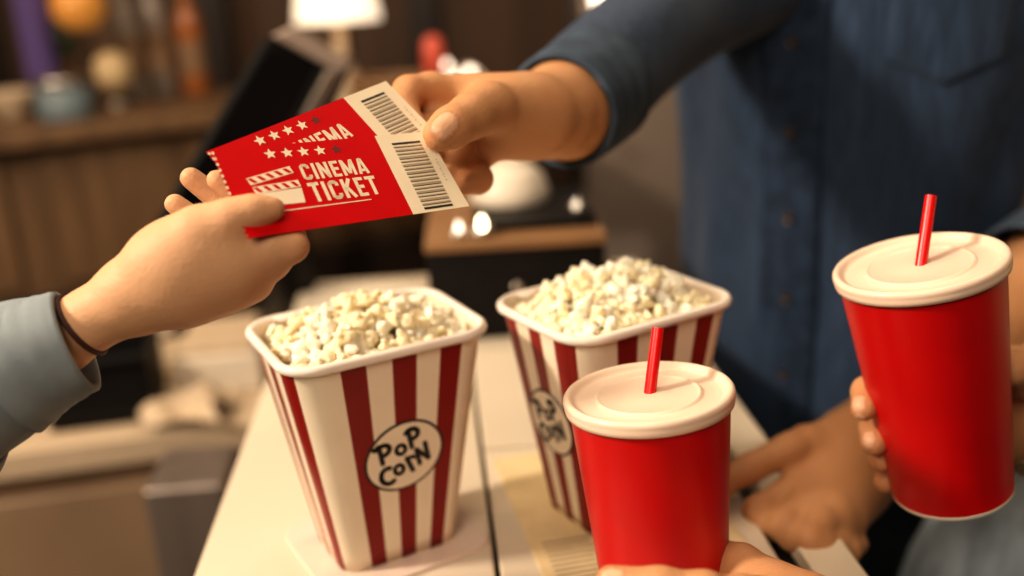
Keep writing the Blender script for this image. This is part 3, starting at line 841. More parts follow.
# body: both arms with hands, torso core, neck and head
headc = np.array([BX, BY, 1.70])+FACE*.03
core = [(.03, [(np.array([BX, BY, z]), r) for z, r in ((.95, .10), (1.15, .10), (1.35, .10), (1.46, .065), (1.56, .058))]),
        (.03, [(headc+[0, 0, .035]-FACE*.015, .088), (headc-[0, 0, .02]+FACE*.01, .080)]),
        (.03, [(headc-[0, 0, .05]+FACE*.035, .058), (headc-[0, 0, .085]+FACE*.045, .040)]),
        (.015, [(headc+[0, 0, .015]+FACE*.082, .010), (headc-[0, 0, .025]+FACE*.105, .012)]),
        (.012, [(headc-[0, 0, .058]+FACE*.076-SIDE*.018, .009), (headc-[0, 0, .058]+FACE*.076+SIDE*.018, .009)]),
        (.012, [(headc+[0, 0, .028]+FACE*.070-SIDE*.034, .013), (headc+[0, 0, .028]+FACE*.070-SIDE*.024, .012)]),
        (.012, [(headc+[0, 0, .028]+FACE*.070+SIDE*.034, .013), (headc+[0, 0, .028]+FACE*.070+SIDE*.024, .012)]),
        (.008, [(headc+[0, 0, .025]-SIDE*.083, .012), (headc-[0, 0, .02]-SIDE*.080, .010)]),
        (.008, [(headc+[0, 0, .025]+SIDE*.083, .012), (headc-[0, 0, .02]+SIDE*.080, .010)])]
cv, cf = surface(core, .006)
Q = 1.09
chR = [ch(.02, (700, -2, .88, 43), (636, 46, .798, 42), (592, 90, .743, 40), (568, 108, .706, 36), (550, 115, .672, 29), (535, 117, .648, 23.5), (512, 117, .636, 20)),
       ch(.02, (530, 117, .646, 21.5), (490, 119, .626, 18)),
       ch(.015, (515, 114, .628, 17.5), (488, 108, .598, 14.5), (474, 114, .580, 12.5)),
       ch(.006, (488, 107, .598, 14), (466, 119, .573, 11.8), (452, 127, .562, 11.4), (440, 134, .555, 9.8)),
       ch(.016, (520, 108, .642, 16), (480, 99, .634, 13), (462, 96, .632, 11.5)),
       ch(.005, (475, 96, .632, 13), (430, 90, .620, 10.5), (409, 92, .610, 9.6), (402, 106, .598, 8.8), (412, 124, .588, 8.0)),
       ch(.012, (520, 124, .642, 18.5), (482, 132, .630, 15), (458, 142, .620, 12)),
       ch(.004, (470, 128, .628, 12), (440, 122, .622, 10.5), (422, 132, .610, 9.5), (430, 152, .598, 8.5)),
       ch(.005, (478, 142, .628, 12.5), (458, 160, .612, 10), (446, 176, .600, 8.5)),
       ch(.004, (486, 148, .636, 11), (470, 166, .626, 9.5), (478, 179, .612, 8.6), (462, 183, .600, 8.0))]
Q = 1.0
thumb_dir = P(440, 134, .605)-P(466, 119, .6246)
chL = [ch(.02, (1130, 190, .98, 48), (1055, 258, .93, 43), (1000, 320, .90, 39), (930, 395, .875, 33), (885, 425, .862, 29), (850, 445, .845, 30)),
       ch(.02, (880, 430, .855, 29), (840, 468, .802, 27)),
       ch(.018, (850, 446, .82, 26), (816, 474, .782, 16), (794, 488, .766, 12.5)),
       ch(.016, (850, 462, .815, 27), (820, 494, .765, 16), (804, 506, .746, 13.5)),
       ch(.016, (855, 478, .81, 25), (830, 512, .742, 16), (818, 522, .728, 13)),
       ch(.016, (862, 488, .81, 22), (846, 520, .755, 14), (838, 530, .742, 11.5)),
       ch(.009, (852, 434, .825, 19), (806, 443, .790, 13.5), (786, 450, .775, 12)),
       ch(.004, (792, 447, .778, 12), (750, 468, .768, 11), (718, 486, .762, 10.8), (690, 508, .760, 9.5)),
       ch(.004, (792, 490, .764, 12.5), (758, 511, .750, 11), (768, 526, .742, 10), (792, 528, .745, 10)),
       ch(.004, (804, 506, .745, 13), (784, 525, .728, 11.5), (794, 538, .725, 10), (815, 534, .735, 10)),
       ch(.004, (818, 522, .727, 12.5), (808, 538, .715, 11), (820, 546, .716, 10), (836, 540, .728, 9)),
       ch(.004, (838, 530, .740, 11), (834, 545, .726, 10), (848, 550, .730, 9), (858, 544, .745, 8))]
cam_out = CAM-P(440, 130, .605)
V1, F1 = surface(chL, .002)
ex = (np.vstack([cv, V1]), [list(f) for f in cf]+[[i+len(cv) for i in f] for f in F1])
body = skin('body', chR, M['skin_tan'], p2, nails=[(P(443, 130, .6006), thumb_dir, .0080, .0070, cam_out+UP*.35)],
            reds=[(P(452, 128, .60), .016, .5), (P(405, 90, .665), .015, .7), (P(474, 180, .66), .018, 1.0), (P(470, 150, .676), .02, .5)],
            gap_shades=[(P(436, 106, .654), .012, .5), (P(482, 168, .676), .008, .6)], extra=ex)
V, F = surface([(.03, [(headc+[0, 0, .05]-FACE*.022, .092), (headc+[0, 0, .0]-FACE*.035, .085)]), (.02, [(headc+[0, 0, .10]+FACE*.03, .045), (headc+[0, 0, .09]-FACE*.03, .06)])], .006)
mk('hair', V, F, M['black'], p2, local=False)
for s in (-1, 1):
    b = MB(); b.ball(headc+[0, 0, .020]+FACE*.079+SIDE*s*.031, .0095, 0); b.ball(headc+[0, 0, .020]+FACE*.0856+SIDE*s*.031, .0042, 1)
    b.build('eye', [M['cup_white'], M['black']], p2, local=False)

Q = 1.15
# ---- hand holding the right cup, fleece sleeve coming in from the right
p3 = empty('person', (.70, .74, 0), 'person in a beige fleece sleeve at the right edge gripping the highest red cup', 'person')
chains = [ch(.02, (1180, 500, .66, 36), (1090, 440, .645, 31), (1045, 408, .632, 26), (1012, 395, .622, 25)),
          ch(.02, (1020, 392, .620, 24), (975, 385, .632, 18)),
          ch(.02, (1020, 405, .625, 24), (970, 420, .636, 18)),
          ch(.02, (1020, 415, .63, 22), (975, 450, .640, 15)),
          ch(.012, (1035, 390, .612, 19), (1022, 375, .580, 13), (1012, 368, .560, 10.5)),
          ch(.005, (975, 382, .632, 12), (925, 378, .630, 10.5), (886, 384, .604, 9.6), (868, 392, .580, 8.8), (864, 408, .567, 7.6)),
          ch(.004, (970, 418, .636, 12), (926, 410, .634, 10.5), (893, 415, .612, 9.6), (876, 425, .588, 8.8), (874, 443, .574, 7.8)),
          ch(.004, (972, 440, .638, 11.5), (930, 436, .636, 10), (900, 440, .618, 9.2), (884, 447, .598, 8.4), (881, 460, .586, 7.4)),
          ch(.004, (975, 460, .640, 10.5), (935, 460, .638, 9), (908, 464, .622, 8.2), (892, 470, .606, 7.6), (885, 482, .597, 6.8))]
chains = [(k, [(p, r) for p, r in c]) for k, c in chains]
fd = lambda a, b_: K(*b_)-K(*a)
skin('body', chains, M['skin_tan'], p3, reds=[(K(862, 405, .567), .014, .8), (K(872, 443, .574), .014, .8), (K(880, 460, .586), .012, .8), (K(884, 482, .6), .012, .8)],
     nails=[(K(862, 409, .5655), fd((866, 398, .575), (863, 413, .565)), .0058, .0046, (CAM-K(862, 409, .57))-RT*.35),
            (K(872, 444, .573), fd((876, 432, .58), (873, 448, .574)), .0058, .0046, (CAM-K(872, 444, .57))-RT*.35)])
V, F = cloth([K(1110, 452, .650), K(1060, 414, .637), K(1030, 398, .628)], [.049, .046, .040], 48, 51, .04, .005)
mk('fleece_cuff', V, F, M['fleece'], p3, local=False)
Q = 1.0
B3 = np.array([.70, .74, 0]); F3 = np.array([-1.0, .05, 0]); F3 /= np.linalg.norm(F3); S3 = np.array([F3[1], -F3[0], 0])   # facing left across the counter
V = []; F = []; zs = np.linspace(.80, 1.50, 60)
for z in zs:
    A = np.interp(z, [.80, .95, 1.1, 1.3, 1.38, 1.44, 1.50], [.185, .180, .178, .195, .185, .120, .070]); Bq = np.interp(z, [.80, .95, 1.1, 1.3, 1.38, 1.44, 1.50], [.135, .130, .128, .132, .115, .085, .065])
    for k in range(80):
        u = 2*PI*k/80; w_ = 1+.015*math.sin(5*u+20*z)+.010*math.sin(9*u-31*z)
        V.append(B3+[0, 0, z]+S3*A*w_*math.sin(u)+F3*Bq*w_*math.cos(u))
for i in range(59):
    for k in range(80): F.append([i*80+k, i*80+(k+1) % 80, (i+1)*80+(k+1) % 80, (i+1)*80+k])
arms = []
sl_ = B3+[0, 0, 1.37]
near = S3 if (S3[1] < 0) else -S3
el = P(1250, 545, .79)
arms.append(cloth([sl_+near*.10, sl_+near*.185, (sl_+near*.20+el)/2+near*.03, el, P(1170, 493, .757), P(1110, 450, .746), P(1064, 417, .734)], [.070, .075, .068, .064, .057, .053, .049], 48, 53, .05, .005))
arms.append(cloth([sl_-near*.10, sl_-near*.185, sl_-near*.23-[0, 0, .20], sl_-near*.22-[0, 0, .33]+F3*.04, sl_-near*.19-[0, 0, .52]+F3*.10], [.070, .075, .064, .058, .046], 48, 54, .05, .005))
for av, af in arms:
    n0 = len(V); V = list(V)+list(av); F = F+[[q_+n0 for q_ in f] for f in af]
mk('fleece_jacket', np.array(V), F, M['fleece'], p3, local=False)
h3 = B3+[0, 0, 1.66]+F3*.02
V, F = surface([(.03, [(B3+[0, 0, 1.42], .060), (B3+[0, 0, 1.54], .052)]), (.03, [(h3+[0, 0, .035]-F3*.015, .084), (h3-[0, 0, .02]+F3*.01, .077)]), (.03, [(h3-[0, 0, .05]+F3*.033, .055), (h3-[0, 0, .085]+F3*.042, .036)]),
                (.015, [(h3+[0, 0, .015]+F3*.078, .009), (h3-[0, 0, .022]+F3*.100, .011)]), (.012, [(h3-[0, 0, .055]+F3*.072-S3*.017, .008), (h3-[0, 0, .055]+F3*.072+S3*.017, .008)])], .006)
mk('head', V, F, M['skin_tan'], p3, local=False)
V, F = surface([(.03, [(h3+[0, 0, .05]-F3*.022, .090), (h3-F3*.035, .086)]), (.03, [(h3+[0, 0, -.02]-F3*.05, .07), (h3+[0, 0, -.16]-F3*.06, .05)])], .006)
mk('hair', V, F, M['dark_brown'], p3, local=False)
lg2 = B3-near*.09*0+near*.10
V, F = tube(catmull([lg2+[0, 0, .95], lg2+[0, 0, .72], lg2+F3*.02+[0, 0, .48], lg2+[0, 0, .25], lg2+[0, 0, .07]], 8), np.interp(np.linspace(0, 1, 33), [0, .25, .5, .75, 1], [.092, .084, .066, .058, .056]), 40)
mk('jeans', V, F, M['jeans_light'], p3, local=False)
V, F = surface([(.03, [(lg2+[0, 0, .065], .045), (lg2+F3*.03+[0, 0, .045], .042)]), (.04, [(lg2+[0, 0, .06], .043), (lg2+F3*.09+[0, 0, .042], .038), (lg2+F3*.15+[0, 0, .034], .032)])], .005)
V[:, 2] = np.maximum(V[:, 2], .002); mk('shoe', V, F, M['dark_brown'], p3, local=False)
lg = P(990, 540, .93)
V, F = tube(catmull([[lg[0]+.17, lg[1]+.02, .98], [lg[0]+.01, lg[1], .80], [lg[0]-.01, lg[1]-.01, .48], [lg[0], lg[1]+.01, .25], [lg[0]+.01, lg[1]+.01, .07]], 8), np.interp(np.linspace(0, 1, 33), [0, .25, .5, .75, 1], [.088, .082, .066, .058, .056]), 40, True, lambda t, a: .02*math.sin(30*t+a*2)+.015*math.sin(47*t-a))
mk('jeans', V, F, M['jeans_light'], p3, local=False)
sc_ = np.array([lg[0]+.01, lg[1]+.01, 0])
V, F = surface([(.03, [(sc_+[0, 0, .065], .045), (sc_+[-.03, -.02, .045], .042)]), (.04, [(sc_+[0, 0, .06], .043), (sc_+[-.09, -.03, .042], .038), (sc_+[-.15, -.05, .034], .032)])], .005)
V[:, 2] = np.maximum(V[:, 2], .002); mk('shoe', V, F, M['dark_brown'], p3, local=False)

# ---- hand under the lower cup
p4 = empty('person', K(1000, 900, .55)*[1, 1, 0], 'person whose fingers wrap the foot of the lower red cup', 'person')
chains = [ch(.02, (960, 800, .46, 32), (890, 700, .50, 27), (840, 650, .535, 24), (800, 622, .552, 22)),
          ch(.018, (812, 628, .552, 22), (770, 592, .572, 17), (742, 566, .588, 12.5)),
          ch(.018, (812, 632, .552, 22), (765, 612, .575, 17), (735, 595, .592, 12)),
          ch(.018, (812, 640, .55, 21), (765, 635, .575, 15), (735, 622, .59, 11)),
          ch(.015, (806, 622, .548, 18), (765, 604, .522, 13), (742, 596, .512, 11.5)),
          ch(.005, (760, 607, .518, 12), (705, 592, .504, 10), (660, 587, .505, 9.6), (611, 581, .515, 8.4)),
          ch(.004, (742, 563, .588, 11.5), (705, 552, .625, 10), (655, 560, .638, 9), (622, 566, .622, 8)),
          ch(.004, (735, 595, .592, 11), (700, 585, .628, 10), (655, 590, .638, 9), (622, 594, .622, 8)),
          ch(.004, (735, 622, .59, 10), (700, 615, .625, 9), (660, 618, .636, 8.4), (630, 620, .622, 7.5))]
skin('body', chains, M['skin_tan'], p4, reds=[(K(612, 572, .51), .014, .9)],
     nails=[(K(611, 577, .508), fd((660, 578, .505), (612, 574, .515)), .0065, .0052, np.array([0, -.2, 1.0]))])
V, F = cloth([np.array([.66, -.16, 1.22]), np.array([.50, .08, 1.04]), K(1080, 960, .42), K(970, 815, .455), K(905, 722, .49)], [.075, .066, .058, .050, .040], 40, 61, .04, .004)
mk('sleeve', V, F, M['navy'], p4, local=False)

Q = 1.0
# ------------------------------------------------------------------ things on the far end of the counter
def to_world_dir(a): return Matrix.Rotation(a, 3, 'Z')
cd = empty('till_box', (.003, 1.180, ZC+.0005), 'black till box with a wooden top at the far end of the counter', 'till box', rot=to_world_dir(.03))
b = MB(); b.box((0, 0, .052), (.198, .24, .104), 0, .003); b.build('drawer_case', M['black'], cd, False)
b = MB(); b.box((0, 0, .1095), (.202, .246, .011), 0, .002); b.build('wooden_top', M['wood'], cd, False)
b = MB(); b.box((0, -.1212, .050), (.182, .003, .080), 0, .001); fr = b.build('drawer_front', M['black'], cd, False)
b = MB(); b.lathe([(.0001, 0), (.006, 0), (.006, .003), (.003, .003), (.0001, .003)], 20, 0, (0, -.1227, .06), Matrix.Rotation(PI/2, 3, 'X')); b.build('lock', M['steel'], fr)
TOPZ = ZC+.0005+.115+.0005
tr = empty('metal_tray', (.028, 1.190, TOPZ), 'dark flat tray lying on the wooden top', 'tray', rot=to_world_dir(.03))
b = MB(); b.box((0, 0, .003), (.140, .19, .006), 0, .002); b.box((0, .093, .006), (.140, .004, .006), 0, .001); b.box((0, -.093, .006), (.140, .004, .006), 0, .001); b.box((.068, 0, .006), (.004, .19, .006), 0, .001); b.box((-.068, 0, .006), (.004, .19, .006), 0, .001)
b.build('tray_body', M['black'], tr, False)
sb_ = empty('service_bell', (.082, 1.135, TOPZ+.0066), 'small chrome bell at the right end of the dark tray', 'bell')
b = MB(); b.lathe([(.0001, 0), (.012, 0), (.0125, .002), (.0105, .0035), (.0001, .0035)], 32); b.build('bell_base', M['black'], sb_)
b = MB(); b.lathe([(.0105, .0042), (.0108, .006), (.0095, .0105), (.0065, .014), (.0025, .0155), (.0001, .0157)], 32); b.build('bell_dome', M['chrome'], sb_)
b = MB(); b.lathe([(.0001, .0155), (.0016, .0155), (.0018, .0185), (.0001, .0195)], 16); b.build('bell_button', M['chrome'], sb_)
def glint_stand(x, y, s, m, label):  # small glows added for warm light reflections on the box edge
    t = empty('glint_stand', (x, y, TOPZ), label, 'glow', 'reflection glows on the wooden top')
    b = MB(); b.lathe([(.0001, 0), (.011*s, 0), (.012*s, .010*s), (.0112*s, .010*s), (.0105*s, .006*s), (.0001, .006*s)], 28); b.build('glint_cup', M['steel'], t)
    b = MB(); b.lathe([(.0001, .006*s), (.0032*s, .008*s), (.0046*s, .012*s), (.0032*s, .018*s), (.0001, .024*s)], 16); b.build('glint_glow', m, t)
glint_stand(-.030, 1.078, 1.0, M['glow_spot'], 'brightest added reflection glow, just below the corner of the ticket stub')
glint_stand(-.056, 1.078, .8, M['glow_spot_soft'], 'dim added reflection glow at the left corner of the wooden top')
# white bowl turned over behind the hand
def onto(px, py, z):
    r = P(px, py, 1)-CAM; return CAM+r*((z-CAM[2])/r[2])
q = onto(510, 194, TOPZ+.0065); q[1] = min(q[1], 1.226)
wb = empty('bowl', (q[0], q[1], TOPZ+.0065), 'white bowl turned upside down on the dark tray', 'bowl')
b = MB(); b.lathe([(.050, 0), (.0515, .002), (.049, .014), (.042, .032), (.030, .043), (.027, .044), (.026, .0465), (.0001, .0465)], 48); b.build('bowl_shell', M['white_plastic'], wb)
b = MB(); b.lathe([(.017, .0465), (.018, .0465), (.0175, .051), (.0155, .051), (.015, .047)], 40); b.build('foot_ring', M['white_plastic'], wb)

# point-of-sale terminal behind the tickets
pos = empty('cash_register', (-.245, 1.33, .755), 'black touch screen cash register leaning back behind the tickets', 'cash register', rot=Matrix.Rotation(math.radians(-18), 3, 'Z'))
def pos_pt(px, py, d): return P(px, py, d)
def slab4(c, th, m, name, parent, bev=.004):
    "plate through four corners with a thickness"
    c = [np.asarray(q) for q in c]; n = np.cross(c[1]-c[0], c[3]-c[0]); n /= np.linalg.norm(n)
    bm = bmesh.new(); vs = [bm.verts.new(q-n*th/2) for q in c]+[bm.verts.new(q+n*th/2) for q in c]
    for f in ([3, 2, 1, 0], [4, 5, 6, 7], [0, 1, 5, 4], [1, 2, 6, 5], [2, 3, 7, 6], [3, 0, 4, 7]): bm.faces.new([vs[i] for i in f])
    bmesh.ops.bevel(bm, geom=bm.edges[:], offset=bev, segments=2, profile=.5, affect='EDGES'); bm.verts.index_update()
    V = [v.co[:] for v in bm.verts]; F = [[v.index for v in f.verts] for f in bm.faces]; bm.free()
    return mk(name, V, F, m, parent, smooth=False, local=False)
slab4([P(150, 232, 1.02), P(262, 40, 1.16), P(352, 62, 1.22), P(262, 262, 1.08)], .022, M['black'], 'screen_housing', pos)
slab4([P(160, 226, 1.005), P(266, 48, 1.142), P(318, 62, 1.18), P(226, 240, 1.045)], .004, M['screen'], 'touch_screen', pos, .001)
slab4([P(272, 36, 1.15), P(292, 26, 1.16), P(352, 62, 1.205), P(338, 74, 1.20)], .014, M['highlight_grey'], 'top_highlight', pos, .003)  # pale plate imitating the highlight along the screen's top
slab4([P(300, 118, 1.13), P(326, 70, 1.16), P(340, 74, 1.17), P(314, 124, 1.14)], .01, M['steel'], 'side_strip', pos, .002)
b = MB(); a0 = P(265, 170, 1.17); b.tube(catmull([a0, a0+[-.01, .08, -.08], a0+[-.02, .16, -.20], np.array([-.43, 1.66, .79])], 6), [.03]*19, 20)
b.build('stand_arm', M['black'], pos, local=False)
bb = (-.43, 1.66)
b = MB(); b.lathe([(.0001, .757), (.075, .757), (.075, .775), (.04, .790), (.0001, .790)], 40, 0, (bb[0], bb[1], 0)); b.build('stand_base', M['black'], pos, local=False)

# ------------------------------------------------------------------ low service cabinet to the left of the counter
cb = empty('service_cabinet', (-.62, 1.62, 0), 'low brown service cabinet with a cream edge behind the left sleeve', 'cabinet', rot=Matrix.Rotation(.20, 3, 'Z'))
b = MB(); b.box((.0, -.08, .355), (.62, .40, .71), 0, .003); b.build('cabinet_case', M['cabinet'], cb, False)
b = MB(); b.box((.0, -.085, .732), (.64, .43, .044), 0, .004); b.build('cabinet_top', M['paper'], cb, False)
b = MB(); b.box((0, -.284, .36), (.60, .010, .62), 0, .003); b.build('door', M['cabinet'], cb, False)
CT = .7545
def onto(px, py, z):
    r = P(px, py, 1)-CAM; return CAM+r*((z-CAM[2])/r[2])
c0 = onto(212, 398, CT)
wbx = empty('paper_box', (c0[0], c0[1]+.10, CT), 'white open box of paper on the cabinet, left of the front popcorn tub', 'box', rot=Matrix.Rotation(.12, 3, 'Z'))
b = MB(); b.box((0, 0, .032), (.135, .17, .062), 0, .004); b.build('box_body', M['white_plastic'], wbx, False)
b = MB(); b.box((0, 0, .070), (.120, .150, .014), 0, .003); b.build('paper_stack', M['paper'], wbx, False)
c0 = onto(90, 432, CT)
bn = empty('utensil_bin', (c0[0], c0[1]+.09, CT), 'black open bin on the cabinet below the left sleeve', 'bin', rot=Matrix.Rotation(.2, 3, 'Z'))
b = MB()
for c, s in (((0, 0, .004), (.15, .15, .008)), ((-.072, 0, .055), (.006, .15, .11)), ((.072, 0, .055), (.006, .15, .11)), ((0, -.072, .055), (.15, .006, .11)), ((0, .072, .055), (.15, .006, .11))): b.box(c, s, 0, .002)
b.build('bin_body', M['black'], bn, False)
b = MB(); b.box((0, -.078, .103), (.155, .014, .014), 0, .004); b.build('bin_lip', M['black'], bn, False)
c0 = onto(184, 428, CT)
cl_ = MB()
V = []; NX = 16
for i in range(NX+1):
    for j in range(NX+1):
        x, y = (i/NX-.5)*.11, (j/NX-.5)*.12
        V.append((x+.012*math.sin(y*60), y, .004+.016*(math.sin(x*70+1)*math.sin(y*55)+1)+.02*math.exp(-(x*x+y*y)/.0012)))
F = [[i*(NX+1)+j, (i+1)*(NX+1)+j, (i+1)*(NX+1)+j+1, i*(NX+1)+j+1] for i in range(NX) for j in range(NX)]
o = mk('napkin', V, F, M['paper']); o.location = (c0[0], c0[1]+.04, CT); tag(o, 'crumpled cream paper napkin on the cabinet between bin and white box', 'napkin')
c0 = onto(125, 352, CT)
o = MB().lathe([(.0001, 0), (.05, 0), (.058, .012), (.054, .012), (.046, .004), (.0001, .004)], 36).build('dish', M['white_plastic']); o.location = (c0[0], c0[1]+.1, CT); tag(o, 'pale round dish on the cabinet behind the black bin', 'dish')
# upright block added to imitate the grey sheen beside the counter
o = MB().box((0, 0, .386), (.10, .12, .772), 0, .006).build('sheen_block', M['sheen_grey'], smooth=False)
g = onto(205, 520, .62); o.location = (-.435, 1.19, 0); o.rotation_euler = (0, 0, ROT_C); tag(o, 'narrow grey block added as the sheen in front of the brown cabinet', 'bin')

# ------------------------------------------------------------------ back bar far behind, left
bar = empty('back_bar', (-1.15, 2.35, 0), 'brown wooden back bar far behind at the left', 'bar counter', rot=Matrix.Rotation(math.radians(27), 3, 'Z'))
b = MB(); b.box((0, 0, .53), (1.9, .42, 1.06), 0, .004); b.build('bar_front', M['wood_bar'], bar, False)
b = MB(); b.box((0, -.02, 1.08), (1.96, .50, .04), 0, .006); b.build('bar_top', M['wood_bar'], bar, False)
b = MB(); b.box((0, -.222, .36), (1.9, .03, .72), 0, .004); b.build('shadow_board', M['dark_brown'], bar, False)  # dark board put in as the shade over the lower bar
for k in range(4):
    b = MB(); b.box((-.72+.48*k, -.216, .89), (.40, .014, .30), 0, .006); b.build('bar_panel', M['wood_bar'], bar, False)
BM = np.array(Matrix.Rotation(math.radians(27), 3, 'Z'))
def on_bar(x, y): 
    p = BM@np.array([x, y, 0])+np.array([-1.15, 2.35, 0]); return (p[0], p[1], 1.1005)
def bottle(x, y, h, r, m, label, capm):
    t = empty('bottle', on_bar(x, y), label, 'bottle', 'bottles on the back bar')
    b = MB(); b.lathe([(.0001, 0), (r*.95, 0), (r, .006), (r, h*.58), (r*.85, h*.66), (r*.36, h*.76), (r*.33, h*.93), (r*.4, h*.94), (.0001, h*.94)], 28); b.build('bottle_glass', m, t)
    b = MB(); b.lathe([(.0001, h*.93), (r*.42, h*.93), (r*.42, h), (.0001, h)], 20); b.build('cap', capm, t)
    b = MB(); b.lathe([(r*1.006, h*.18), (r*1.012, h*.19), (r*1.012, h*.45), (r*1.006, h*.46)], 28); b.build('bottle_label', M['label_tan'], t)
def onbar_px(px, d):   # local x on the bar for a picture column
    r = P(px, 90, 1)-CAM; A = BM[:2, 0]; O = np.array([-1.15, 2.35])
    # solve O + A*s = r*t
    Mx = np.array([[A[0], -r[0]], [A[1], -r[1]]]); s, t = np.linalg.solve(Mx, -O); return s
for px, y, h, r, m, lab, cp in ((75, .12, .26, .034, 'green_glass', 'dark green bottle on the back bar below the amber lamp', 'coral'),
                                (142, .10, .34, .030, 'grey_glass', 'tall grey glass bottle on the back bar, left of two', 'steel'),
                                (172, .12, .36, .030, 'grey_glass', 'tall grey glass bottle on the back bar, right of two', 'black'),
                                (205, .10, .30, .034, 'amber_glass', 'brown bottle at the right end of the back bar', 'black')):
    bottle(onbar_px(px, 2), y, h, r, M[m], lab, M[cp])
t = empty('glass_column', on_bar(onbar_px(46, 2), .02), 'tall violet lit glass column on the back bar', 'lamp')
b = MB(); b.lathe([(.0001, 0), (.045, 0), (.045, .02), (.03, .03), (.0001, .03)], 32); b.build('column_foot', M['steel'], t)
b = MB(); b.lathe([(.0001, .03), (.032, .03), (.036, .08), (.036, .50), (.03, .54), (.0001, .54)], 32); b.build('glass_tube', M['violet'], t)
b = MB(); b.lathe([(.0001, .54), (.038, .54), (.038, .57), (.0001, .575)], 32); b.build('column_cap', M['steel'], t)
t = empty('table_lamp', on_bar(onbar_px(116, 2), .0), 'small cream glowing lamp on the back bar', 'lamp')
b = MB(); b.lathe([(.0001, 0), (.035, 0), (.035, .008), (.008, .014), (.008, .04), (.0001, .04)], 28); b.build('lamp_base', M['steel'], t)
b = MB(); b.lathe([(.0001, .038), (.030, .040), (.044, .075), (.040, .11), (.02, .13), (.0001, .132)], 28); b.build('lamp_globe', M['cream_glow'], t)
t = empty('canister', on_bar(onbar_px(58, 2), -.14), 'blue-grey canister at the front of the back bar', 'canister')
b = MB(); b.lathe([(.0001, 0), (.058, 0), (.06, .004), (.06, .075), (.0001, .075)], 32); b.build('canister_body', M['blue_grey'], t)
b = MB(); b.lathe([(.0001, .075), (.062, .075), (.062, .09), (.02, .095), (.0001, .095)], 32); b.build('canister_lid', M['steel'], t)
t = empty('bowl', on_bar(onbar_px(10, 2), -.02), 'pale bowl on the back bar beside the blue-grey canister', 'bowl')
b = MB(); b.lathe([(.0001, 0), (.03, 0), (.032, .006), (.06, .05), (.063, .062), (.06, .062), (.03, .012), (.0001, .010)], 32); b.build('bowl_shell', M['paper'], t)
# amber pendant above the bar
q = P(78, 6, 2.3)
t = empty('pendant_lamp', (q[0], q[1], q[2]), 'amber glowing pendant lamp hanging above the back bar', 'lamp')
b = MB(); b.lathe([(.0001, -.055), (.03, -.052), (.058, -.02), (.058, .02), (.03, .055), (.012, .06), (.0001, .06)], 32); b.build('lamp_globe', M['amber'], t)
b = MB(); b.tube([(0, 0, .058), (0, 0, 1.15)], .004, 8); b.build('cord', M['black'], t)
# upright boards on the back wall
for k, (x, w) in enumerate(((-1.75, .16), (-1.30, .12), (-.95, .10), (-.60, .16), (-.25, .10))):
    struct('trim_%d' % (k+2), (x, 3.48, 1.4), (w, .04, 2.8), M['wood_bar' if k % 2 else 'dark_brown'], .006)

# ------------------------------------------------------------------ side table behind the till with lamp and basket
st_ = empty('side_table', (-.22, 2.10, 0), 'dark side table behind the cash register', 'table')
b = MB(); b.box((0, 0, 1.03), (.62, .40, .03), 0, .004); b.build('table_top', M['dark_brown'], st_, False)
for x in (-.28, .28):
    for y in (-.17, .17):
        b = MB(); b.box((x, y, .507), (.04, .04, 1.014), 0, .003); b.build('leg', M['dark_brown'], st_, False)
SZ = 1.0455
def ontable(px, d_y): 
    r = P(px, 60, 1)-CAM; k = d_y/r[1]; return r[0]*k
x = ontable(342, 2.20)
t = empty('table_lamp', (x, 2.20, SZ), 'large cream lamp with a glowing shade behind the cash register', 'lamp')
b = MB(); b.lathe([(.0001, 0), (.06, 0), (.06, .012), (.02, .02), (.03, .07), (.035, .12), (.015, .17), (.008, .25), (.0001, .25)], 32); b.build('lamp_base', M['paper'], t)
b = MB(); b.lathe([(.092, .24), (.06, .46), (.057, .46), (.089, .24)], 40); b.build('lamp_shade', M['shade'], t)
x = ontable(388, 2.05)
t = empty('wicker_basket', (x, 2.05, SZ), 'brown wicker basket beside the large cream lamp', 'basket')
V = []; F = []; n = 60; rows = 16
for i in range(rows):
    for k in range(n):
        a = 2*PI*k/n; r = .066+.016*i/rows+.003*math.sin(a*15+(PI if i % 2 else 0)); V.append((r*math.cos(a), r*math.sin(a), .012+i*.0075))
for i in range(rows-1):
    for k in range(n): F.append([i*n+k, i*n+(k+1) % n, (i+1)*n+(k+1) % n, (i+1)*n+k])
mk('basket_weave', V, F, M['wood'], t)
b = MB(); b.lathe([(.0001, 0), (.064, 0), (.068, .006), (.066, .013), (.0001, .013)], 40); b.build('basket_base', M['wood'], t)
b = MB(); b.tube([(.083*math.cos(a), .083*math.sin(a), .127) for a in np.linspace(0, 2*PI, 41)], .006, 10, caps=False); b.build('basket_rim', M['wood'], t)
x = ontable(434, 1.95)
t = empty('bottle', (x, 1.95, SZ), 'bottle with a coral red top beside the wicker basket', 'bottle')
b = MB(); b.lathe([(.0001, 0), (.028, 0), (.030, .006), (.030, .10), (.022, .12), (.0001, .12)], 28); b.build('bottle_glass', M['white_plastic'], t)
b = MB(); b.lathe([(.0001, .12), (.022, .12), (.020, .20), (.012, .215), (.0001, .216)], 24); b.build('cap', M['coral'], t)
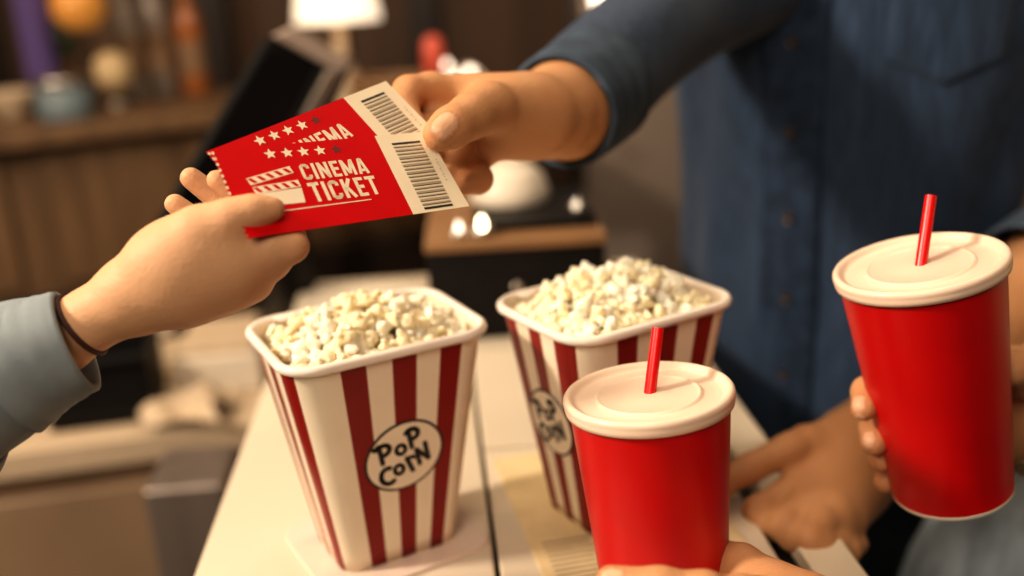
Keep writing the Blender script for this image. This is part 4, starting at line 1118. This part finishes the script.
# arched stand added to carry glowing balls for the pale light discs
pts = [(446, 65, 1.91), (456, 78, 1.905), (470, 72, 1.90), (484, 84, 1.895), (496, 92, 1.89)]
w = [P(*q) for q in pts]
fx, fy = w[4][0]+.02, w[4][1]+.05
t = empty('glow_spot_stand', (fx, fy, SZ), 'small arched stand with five added pale light discs on the table end', 'lamp')
b = MB(); b.lathe([(.0001, 0), (.034, 0), (.035, .004), (.030, .008), (.006, .012), (.0001, .012)], 28); b.build('lamp_base', M['steel'], t)
w0 = [np.array([fx, fy, SZ+.008]), np.array([fx, fy, w[4][2]-.03])]+[q+np.array([0, .004, .011]) for q in w[::-1]]
b = MB(); b.tube(catmull(w0, 8), .0032, 10); b.build('stem', M['steel'], t, local=False)
for q in w:
    b = MB(); b.ball(q, .0085, 0, 16); b.build('glow_spot', M['glow_spot_soft'], t, local=False)
# glowing globe added in place of pale window light above the reaching arm
q = P(612, -2, 2.0)
t = empty('window_glow', (q[0], 2.255, q[2]), 'pale added glow for window light above the reaching arm', 'lamp')
b = MB(); b.box((0, 0, 0), (.05, .01, .09), 0, .003); b.build('wall_plate', M['steel'], t, False)
b = MB(); b.lathe([(.0001, -.035), (.022, -.034), (.030, 0), (.022, .04), (.0001, .042)], 28, 0, (0, -.04, 0)); b.build('lamp_globe', M['glow_spot_soft'], t)

# ------------------------------------------------------------------ lights, sky, camera
def area(name, loc, aim, size, power, col):
    l = bpy.data.lights.new(name, 'AREA'); l.shape = 'DISK'; l.size = size; l.energy = power; l.color = col
    o = bpy.data.objects.new(name, l); COL.objects.link(o); o.location = loc
    o.rotation_euler = (Vector(aim)-Vector(loc)).to_track_quat('-Z', 'Y').to_euler(); return o
area('key_light', (-1.5, .30, 2.15), (0.1, .80, 1.12), .24, 40, (1, .84, .67))
area('front_light', (-.45, -.75, 2.3), (0.1, .75, 1.1), 1.0, 19, (1, .84, .66))
area('ceiling_light', (-.25, 1.0, 2.75), (-.05, .85, 1.0), 1.3, 12, (1, .80, .56))
area('room_light', (-1.6, 1.3, 2.7), (-1.3, 2.6, .9), 1.0, 14, (1, .72, .46))
area('partition_fill', (.55, 1.55, 2.7), (.7, 2.3, 1.2), .6, 9, (1, .82, .64))  # unseen lamp added to brighten the partition
wd = bpy.data.worlds.new('world'); SC.world = wd; wd.use_nodes = True
bg = wd.node_tree.nodes['Background']; bg.inputs[0].default_value = (1, .78, .56, 1); bg.inputs[1].default_value = .085

cam = bpy.data.cameras.new('camera'); co = bpy.data.objects.new('camera', cam); COL.objects.link(co)
cam.sensor_width = 36; cam.lens = 35; cam.clip_start = .02
Rm = Matrix(np.stack([RT, UP, -FW], 1).tolist())
co.matrix_world = Matrix.Translation(Vector(CAM.tolist())) @ Rm.to_4x4()
cam.dof.use_dof = True; cam.dof.focus_distance = .58; cam.dof.aperture_fstop = 2.1
SC.camera = co
SC.view_settings.view_transform = 'Standard'; SC.view_settings.look = 'Medium High Contrast'
SC.view_settings.exposure = 0.0; SC.view_settings.gamma = 1.0
